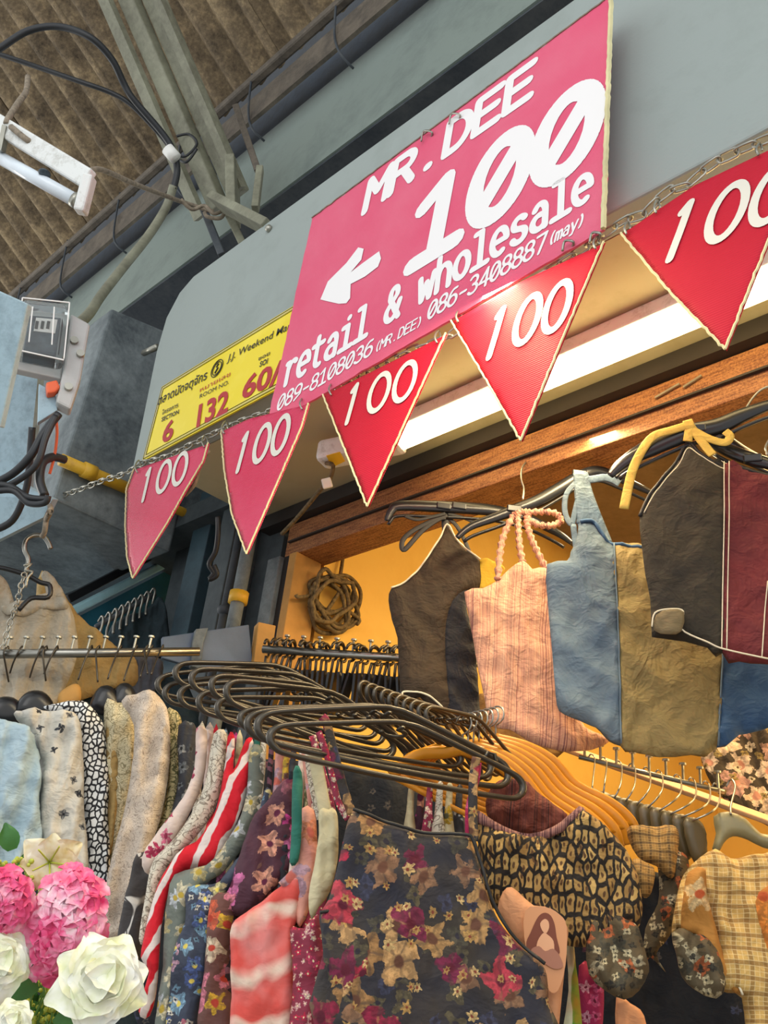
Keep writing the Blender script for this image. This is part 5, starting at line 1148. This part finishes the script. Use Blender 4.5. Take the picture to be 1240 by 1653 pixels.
garment('pink_flower_dress', [(470,1502),(492,1500),(514,1478),(524,1500),(530,1560),(532,1690),(470,1690),(474,1580)], 1.5, -6, 'smallpink', 'small pink flowered dress between the coral and dark floral dresses', 'dress', thick=0.05,
   parts=[('strap', [(516,1482),(528,1420),(540,1360),(535,1300),(516,1230),(505,1190)], 'smallpink', 0.013)])
garment('beige_flower_dress', [(516,1310),(540,1308),(547,1330),(546,1390),(534,1440),(516,1466),(504,1484),(500,1450),(508,1400),(516,1350)], 1.52, -6, 'beigefl', 'beige strap piece with yellow and brown flowers', 'dress', thick=0.04,
   parts=[('strap', [(526,1312),(516,1260),(508,1215)], 'beigefl', 0.022), ('strap', [(518,1320),(504,1260),(498,1215)], 'creamln', 0.016, -0.01)])
for i, (x, m_, d_) in enumerate(((690,'smallpink','magenta'),(706,'creamln','cream'),(722,'beigefl','pale beige'),(738,'leafdark','black and white'),(660,'beigefl','olive beige'),(676,'magenta','plum'))):
    garment('strap_dress', [(x,1268),(x+9,1268),(x+8,1310),(x+13,1370),(x-12,1370),(x-4,1310)], 1.72+0.01*i, 0, m_, d_+' strap bundle between the hangers above the dark floral dress', 'dress', thick=0.02, edge=0.008, sm=2)
# big dark floral dress
bf = [(570,1311),(600,1322),(626,1331),(683,1345),(748,1350),(761,1358),(768,1380),(775,1405),(783,1436),(795,1466),(806,1488),(819,1506),(853,1540),(872,1556),(881,1575),(884,1620),(876,1700),(520,1700),(522,1540),(516,1490),(518,1474),(531,1452),(540,1420),(548,1388),(556,1350)]
garment('floral_dress', bf, 1.42, 4, 'bigfl', 'large dark dress with gold and red vintage roses, nearest at the centre', 'dress', thick=0.07, folds=(0.016,7,1.6), edge=0.05, sm=2,
   parts=[('strap', [(568,1316),(553,1270),(540,1220),(528,1172),(520,1160)], 'bigfl', 0.015, 0.012), ('strap', [(562,1322),(545,1290),(534,1240),(520,1195),(514,1180)], 'smallpink', 0.011, -0.005),
          ('strap', [(764,1360),(762,1310),(763,1260),(768,1225)], 'bigfl', 0.015, 0.012), ('strap', [(756,1352),(757,1300),(770,1260),(774,1230)], 'magband', 0.009, -0.005),
          ('line', [(570,1313),(600,1323),(626,1332),(683,1346),(748,1351),(760,1358),(768,1380),(776,1405),(784,1436),(796,1466),(820,1507),(854,1541),(873,1557)], 'black_trim', 0.0028),
          ('line', [(518,1476),(540,1474),(565,1486),(595,1500),(612,1525),(640,1545)], 'black_trim', 0.0028, 'armhole_binding'),
          ('side_panel', [(519,1480),(540,1478),(565,1490),(592,1505),(606,1535),(596,1580),(604,1700),(524,1700),(524,1560)], 'bigfl', 0.03, 0.022)])

# --- right: smocked top, peach top, blouses
garment('smocked_top', [(772,1316),(784,1326),(800,1336),(830,1348),(857,1352),(892,1344),(918,1326),(935,1310),(950,1316),(977,1336),(1004,1364),(1024,1400),(1034,1440),(1036,1475),(1028,1500),(1000,1500),(975,1520),(940,1530),(890,1520),(850,1500),(800,1470),(778,1430)], 1.62, 0, 'leopard', 'brown leopard smocked top hanging from the amber hangers', 'top', thick=0.10, folds=(0.02,8,3), edge=0.06, gathers=(0.03, 42), res=0.007,
   parts=[('neck_band', [(772,1316),(800,1333),(830,1345),(857,1349),(892,1341),(918,1323),(935,1308),(945,1318),(922,1340),(894,1356),(857,1364),(826,1359),(794,1346),(770,1332)], 'leoband', 0.02, 0.035),
          ('sleeve', [(962,1480),(1000,1484),(1028,1500),(1040,1545),(1045,1570),(1030,1600),(1005,1615),(975,1600),(950,1575),(945,1530),(950,1500)], 'greyleo', 0.06, 0.02)])
garment('ruched_lining', [(800,1270),(840,1262),(880,1290),(915,1318),(900,1345),(860,1352),(820,1345),(790,1325),(785,1295)], 1.75, 0, 'redbrown', 'dark red ruched back of the smocked top seen through its neckline', 'top', thick=0.04, gathers=(0.02, 60))
pt = garment('peach_shirt', [(826,1432),(812,1440),(803,1470),(818,1498),(838,1525),(864,1545),(880,1575),(884,1640),(880,1700),(896,1700),(908,1600),(916,1520),(917,1498),(903,1478),(880,1464),(862,1462),(845,1448)], 1.5, 0, 'peach', 'plain peach top with a small brown print of a long haired woman', 'top', thick=0.03, folds=(0.006,6,2), sm=2)
Fp = Fr(866, 1530, 1.5, 0)
hair, skin, dressm = flat('print_brown_hair', '#7b4433', 0.8), flat('print_peach_skin', '#e3ab84', 0.8), flat('print_mauve_outfit', '#a9745f', 0.8)
def prt(nm, px, off, m_):
    W = [Fp.pt(p.x, p.y, off) for p in smooth_path([Vector((a, b, 0)) for a, b in px], 3, True)]
    # joined to the top as printed shapes standing a hair above the cloth
    o = MB().prism(W, Fp.n*0.0006).build(nm, m_, None); o.parent = pr; o.location = Vector(o.location) - parent_world(pr); return o
pr = pt
prt('print_ground', [(848,1474),(880,1468),(903,1480),(914,1500),(912,1560),(900,1600),(886,1600),(882,1575),(870,1556),(850,1536)], 0.0345, gm['peach'])
prt('hair', [(880,1477),(889,1482),(895,1496),(898,1516),(903,1540),(893,1546),(880,1538),(866,1544),(853,1540),(850,1524),(857,1508),(864,1492),(871,1481)], 0.0353, hair)
prt('face', [(879,1487),(885,1491),(886,1501),(881,1510),(875,1505),(872,1494)], 0.0362, skin)
prt('torso', [(877,1509),(884,1512),(893,1522),(893,1540),(880,1544),(867,1538),(868,1522)], 0.0362, skin)
prt('outfit', [(858,1535),(870,1530),(880,1538),(892,1534),(902,1544),(908,1562),(894,1566),(876,1556),(860,1548)], 0.0371, dressm)
garment('orange_panel_dress', [(914,1522),(925,1520),(930,1560),(935,1600),(940,1700),(905,1700),(918,1600)], 1.58, 0, 'limeor', 'narrow dress panel in green, orange and white below the smocked top', 'dress', thick=0.03)
garment('magenta_band_dress', [(935,1560),(968,1570),(975,1620),(965,1700),(938,1700)], 1.62, 0, 'magband', 'magenta red flowered dress under the puffed sleeve', 'dress', thick=0.04)
garment('peach_grey_dress', [(995,1610),(1018,1620),(1040,1640),(1045,1700),(1000,1700)], 1.66, 0, 'peach', 'peach cloth tip at the bottom beside the dark navy dress', 'dress', thick=0.03)
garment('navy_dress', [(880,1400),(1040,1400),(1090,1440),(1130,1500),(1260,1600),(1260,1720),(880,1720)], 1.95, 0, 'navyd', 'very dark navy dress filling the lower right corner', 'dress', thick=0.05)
garment('check_sleeve', [(1012,1340),(1045,1335),(1085,1335),(1096,1350),(1092,1395),(1085,1420),(1060,1400),(1030,1385)], 1.80, 0, 'checkd', 'brown and tan checked sleeve behind the smocked top', 'shirt', thick=0.06)
garment('plaid_strip', [(1022,1388),(1056,1402),(1052,1440),(1040,1450),(1030,1430)], 1.74, 0, 'checkd', 'small checked cuff right of the smocked top', 'shirt', thick=0.04)
garment('grey_brown_blouse', [(1062,1385),(1085,1376),(1108,1382),(1112,1410),(1095,1460),(1082,1510),(1060,1540),(1075,1570),(1050,1545),(1040,1560),(1042,1500),(1062,1460),(1064,1420)], 1.78, 0, 'greyleo', 'grey brown crumpled blouse between the smocked top and the check blouse', 'blouse', thick=0.06, folds=(0.02,14,5))
garment('check_blouse', [(1155,1370),(1180,1385),(1230,1380),(1300,1390),(1300,1690),(1210,1690),(1195,1612),(1160,1600),(1130,1560),(1118,1520),(1095,1508),(1084,1512),(1086,1480),(1100,1420),(1120,1392)], 1.62, 6, 'checky', 'cream and brown check blouse at the lower right', 'blouse', thick=0.09, folds=(0.03,8,3),
   parts=[('blossom_panel', [(1108,1415),(1134,1410),(1136,1450),(1150,1500),(1166,1550),(1192,1608),(1165,1590),(1130,1555),(1120,1512),(1096,1505),(1100,1450)], 'orangefl', 0.03, 0.035),
          ('sleeve', [(1082,1510),(1105,1504),(1130,1516),(1155,1540),(1166,1590),(1150,1614),(1118,1600),(1098,1580),(1088,1545)], 'greyleo', 0.06, 0.03),
          ('line', [(1150,1384),(1138,1412),(1140,1450),(1152,1500),(1170,1555),(1192,1608)], 'cream_trim', 0.002)])
garment('yellow_flower_blouse', [(1225,1440),(1300,1430),(1300,1560),(1245,1545),(1228,1500)], 1.55, 0, 'orangefl', 'orange blossomed cloth at the right picture edge', 'blouse', thick=0.04)
garment('rose_curtain', [(1130,1215),(1150,1195),(1200,1180),(1300,1165),(1300,1345),(1235,1330),(1185,1305),(1150,1270)], 2.5, 0, 'whitefl', 'black cloth with large cream and pink roses at the right edge', 'dress', thick=0.04, folds=(0.02,10,6))
# --- right inner rack
ra, rb = P(935, 1222, 2.35), P(1170, 1278, 2.2)
nail_rail(ra, rb, 9, 'slim rail with nail hooks above the pale wooden bar at right', r=0.006)
pb = MB().bar(P(915, 1208, 2.5), P(1300, 1345, 2.1), 0.012, 0.055, FWD)
tag(pb.build('wooden_bar', plain('pale_pink_wood_bar', '#c9986a', 0.6), bevel=0.004), 'pale pinkish wooden bar sloping down right inside the stall', 'bar')
wx = [(955,1240),(975,1236),(1000,1244),(1022,1248),(1046,1252),(1066,1256),(1095,1262),(1118,1270),(1140,1276),(1155,1282)]
sh = []
for i, (x, y) in enumerate(wx):
    x2, y2 = 952+18*i, 1276+5.2*i; t_ = 2.1-0.03*i
    e = empty('grey_hanger', P(x2, y2, t_), 'grey plastic hanger, number %s from the left in the row on the slim rail' % ['one','two','three','four','five','six','seven','eight','nine','ten'][i], 'hanger', 'grey hangers on the slim rail')
    top = ra.lerp(rb, min(1, max(0, (x-935)/235)))
    MB().tube(smooth_path([top+Vector((-0.01,0,0.0)), top+Vector((0,0,0.014)), top+Vector((0.012,0,0)), P(x+2, y+22, t_+0.03), P(x2+4, y2+2, t_)], 4), 0.002, 6).build('hook', M['chrome'], e, smooth=True)
    F_ = Fr(x2, y2+20, t_, 35)
    cloth('shoulder', [(x2-10,y2+4),(x2,y2-4),(x2+14,y2),(x2+24,y2+14),(x2+28,y2+40),(x2+24,y2+64),(x2+8,y2+70),(x2-4,y2+40)], F_, M['grey_pl'], e, thick=0.02, folds=(0.0,1,1), sm=2, edge=0.012, back=True)
e = empty('broad_hanger', P(1180, 1330, 1.85), 'broad grey green hanger with a rectangular slot holding the check blouse', 'hanger')
F_ = Fr(1185, 1345, 1.85, 10)
for q in ([(1152,1318),(1176,1310),(1205,1322),(1228,1345),(1260,1352),(1260,1372),(1232,1368),(1208,1356),(1190,1350),(1178,1352),(1168,1362),(1160,1376),(1150,1370),(1156,1345)],):
    cloth('shoulder', q, F_, plain('sage_hanger_plastic', '#8d8560', 0.45), e, thick=0.03, folds=(0,1,1), sm=2, edge=0.015)
MB().tube(smooth_path([P(1172,1270,2.1), P(1180,1258,2.1), P(1187,1270,2.05), P(1180,1300,1.9), P(1180,1314,1.85)], 4), 0.0025, 6).build('hook', M['chrome'], e, smooth=True)

# ================================================================== artificial flowers (front left)
def petal(mb, c, axis, out, L, w, cup, curl=0.3, n=5, m=5):
    """cupped petal from c along 'out', opening towards 'axis'"""
    axis = axis.normalized(); out = out.normalized(); sd = axis.cross(out).normalized(); vs = []
    for i in range(n+1):
        a = i/n; wd = w*math.sin(math.pi*min(1, 0.12+0.80*a))**0.8
        for j in range(m+1):
            b = 2*j/m-1
            vs.append(c + out*(L*a*(1-0.15*b*b)) + axis*(cup*(a**0.8) - curl*L*a**3 + 0.25*w*b*b*a) + sd*(wd*b) + axis*(0.06*L*math.sin(b*5+a*4)*a))
    fs = [(i*(m+1)+j, i*(m+1)+j+1, (i+1)*(m+1)+j+1, (i+1)*(m+1)+j) for i in range(n) for j in range(m)]
    mb.add(vs, fs)
def petal_mat(name, c0, c1, c2):
    n = N(name, 0.6); o = n.obj(); f = n.noise(o, 28, 3, 0.6)
    n.b.inputs['Subsurface Weight'].default_value = 0.15; n.b.inputs['Subsurface Radius'].default_value = (0.01, 0.01, 0.01)
    return n.out(n.ramp(f, [(0.3, c0), (0.5, c1), (0.68, c2)]), n.noise(o, 120, 3), 0.2, 0.001)
pm = {'white': petal_mat('white_green_silk_petal', '#dfe6b4', '#f4f6e2', '#fbfcf6'), 'pink': petal_mat('pink_silk_petal', '#e0266e', '#f48fb4', '#fbe3ea'),
      'hot': petal_mat('hot_pink_silk_petal', '#d01a5c', '#ec5a90', '#f7b4cc'), 'lily': petal_mat('cream_yellow_silk_petal', '#cdb05a', '#ece2bd', '#f6f1e4')}
leafm = plain('green_plastic_leaf', '#3f7a35', 0.5, scale=20); limem = plain('lime_bud', '#b9c44a', 0.5); stemm = plain('green_stem', '#5c8a3a', 0.5)
def basis(px, py, t):
    c = P(px, py, t); ax = (CAM-c).normalized(); rt = ax.cross(Vector((0,0,1))).normalized()*-1; up_ = rt.cross(ax)*-1
    up_ = Vector((0,0,1)) - ax*ax.z; up_.normalize(); rt = up_.cross(ax).normalized(); return c, ax, rt, up_
def rose(px, py, t, Rpx, mat, label, name='silk_rose', seed=1, tilt=(0,0.2), rings=((3,0.25,0.55),(5,0.45,0.45),(6,0.72,0.30),(8,1.0,0.12))):
    r = random.Random(seed); c, ax, rt, up_ = basis(px, py, t); R = Rpx/F_PX*t; e = empty(name, c, label, 'flower')
    ax = (ax + rt*tilt[0] + up_*tilt[1]).normalized(); rt = (rt-ax*rt.dot(ax)).normalized(); up_ = ax.cross(rt)
    MB().sphere(c, R*0.2).build('bud', pm[mat], e, smooth=True)
    for k, (n, ro, cup) in enumerate(rings):
        for i in range(n):
            a = 2*math.pi*(i+0.5*k)/n + r.uniform(-.2,.2); o = rt*math.cos(a)+up_*math.sin(a); mb = MB()
            petal(mb, c - ax*(0.12*R*k), ax, (o+ax*(cup*1.2)).normalized(), R*ro*r.uniform(.88,1.1), R*(0.30+0.22*ro), R*cup*0.5, 0.35)
            mb.build('petal', pm[mat], e, smooth=True)
    return e
def hydrangea(px, py, t, rx, ry, mat, label, n=42, seed=2):
    r = random.Random(seed); c, ax, rt, up_ = basis(px, py, t); Rx, Ry = rx/F_PX*t, ry/F_PX*t; e = empty('silk_hydrangea', c, label, 'flower')
    MB().sphere(c-ax*0.02, Rx*0.7, Rx*0.7, Ry*0.75).build('core', pm['hot'], e, smooth=True)
    for i in range(n):
        a = i*2.39996; h = math.sqrt((i+.5)/n); x, y = h*math.cos(a), h*math.sin(a); z = math.sqrt(max(0, 1-h*h))
        p = c + rt*(x*Rx) + up_*(y*Ry) + ax*(z*Rx*0.8); nn = (rt*x + up_*y + ax*(z+0.35)).normalized()
        s1_ = nn.orthogonal().normalized(); s2_ = nn.cross(s1_); ph = r.uniform(0, 6); mb = MB()
        for k in range(5):
            b = ph + k*2*math.pi/5; petal(mb, p, nn, (s1_*math.cos(b)+s2_*math.sin(b)+nn*0.35).normalized(), 0.017*r.uniform(.85,1.2)*t/1.2, 0.0095*t/1.2, 0.004, 0.3, 4, 4)
        mb.build('floret', pm['hot' if (i % 4 == 0) else mat], e, smooth=True)
    return e
hydrangea(106, 1492, 1.20, 58, 82, 'pink', 'large pink and white silk hydrangea above the white rose')
hydrangea(6, 1455, 1.16, 36, 42, 'hot', 'smaller hot pink silk flower cut by the left edge', 22, 4)
rose(165, 1584, 1.12, 84, 'white', 'large white silk rose with green tinted folds at the bottom left', seed=3, rings=((3,0.28,0.6),(5,0.5,0.5),(6,0.78,0.34),(8,1.0,0.16)))
rose(2, 1552, 1.12, 62, 'white', 'white silk rose cut by the left edge below the hot pink flower', seed=5, tilt=(0.2,0.1))
rose(18, 1648, 1.08, 40, 'white', 'small white silk rose in the bottom left corner', seed=8)
# lily
c, ax, rt, up_ = basis(80, 1392, 1.25); e = empty('silk_lily', c, 'cream silk lily with yellow petals above the pink hydrangea', 'flower')
for i, (a, L) in enumerate(((150,60),(95,50),(40,62),(5,55),(-40,48),(-100,48),(190,50))):
    o = rt*math.cos(math.radians(a))+up_*math.sin(math.radians(a)); mb = MB(); petal(mb, c, ax, (o+ax*0.5).normalized(), L/F_PX*1.25, 0.020, 0.012, 0.4); mb.build('petal', pm['lily'], e, smooth=True)
for i in range(5):
    a = i*1.25; MB().tube(smooth_path([c, c+ax*0.02+(rt*math.cos(a)+up_*math.sin(a))*0.012, c+ax*0.035+(rt*math.cos(a)+up_*math.sin(a))*0.022], 3), 0.0012, 5).build('stamen', limem, e, smooth=True)
def leaf(px, py, ang, L, t, label):
    c, ax, rt, up_ = basis(px, py, t); o = rt*math.cos(math.radians(ang))+up_*math.sin(math.radians(ang)); mb = MB(); petal(mb, c, ax, o, L/F_PX*t, 0.014, 0.006, 0.2)
    return tag(mb.build('silk_leaf', leafm, None, smooth=True), label, 'leaf')
leaf(38, 1480, -80, 95, 1.22, 'green silk leaf hanging between the left flowers')
leaf(30, 1400, 40, 60, 1.28, 'thin green silk leaf beside the cream lily')
leaf(20, 1372, 120, 45, 1.3, 'short green silk leaf at the far left above the lily')
leaf(62, 1590, 200, 70, 1.2, 'green silk leaf under the pink hydrangea')
leaf(90, 1640, -30, 80, 1.2, 'green silk leaf at the bottom under the white rose')
# bud sprays (nobody could count them)
mb = MB(); st = MB(); r = random.Random(11)
for i in range(420):
    x, y = (r.uniform(-10,135), r.uniform(1575,1665)) if i < 330 else (r.uniform(-5,70), r.uniform(1385,1450)); p = P(x, y, 1.24+r.uniform(-.03,.05)); mb.sphere(p, 0.0035*r.uniform(.7,1.3), None, None, 6, 4)
    if i % 3 == 0: st.tube([p, p+Vector((r.uniform(-.01,.01), r.uniform(-.01,.01), -0.03))], 0.0012, 4)
tag(mb.build('bud_spray', limem, None, smooth=True), 'tiny yellow green buds filling in around the silk flowers', 'foliage', kind='stuff')
tag(st.build('bud_stems', stemm, None, smooth=True), 'thin green stems among the tiny buds at bottom left', 'foliage', kind='stuff')
fo = MB()
for i in range(160):
    x, y = r.uniform(-15,140), r.uniform(1590,1680); c, ax, rt, up_ = basis(x, y, 1.27+r.uniform(0,.04)); a = r.uniform(0,6.28); petal(fo, c, (ax+rt*r.uniform(-.5,.5)).normalized(), rt*math.cos(a)+up_*math.sin(a), 0.028, 0.006, 0.004, 0.2, 3, 2)
tag(fo.build('fine_foliage', leafm, None, smooth=True), 'fine dark green foliage under the silk flowers', 'foliage', kind='stuff')

for p in PROTOS: bpy.data.objects.remove(p)
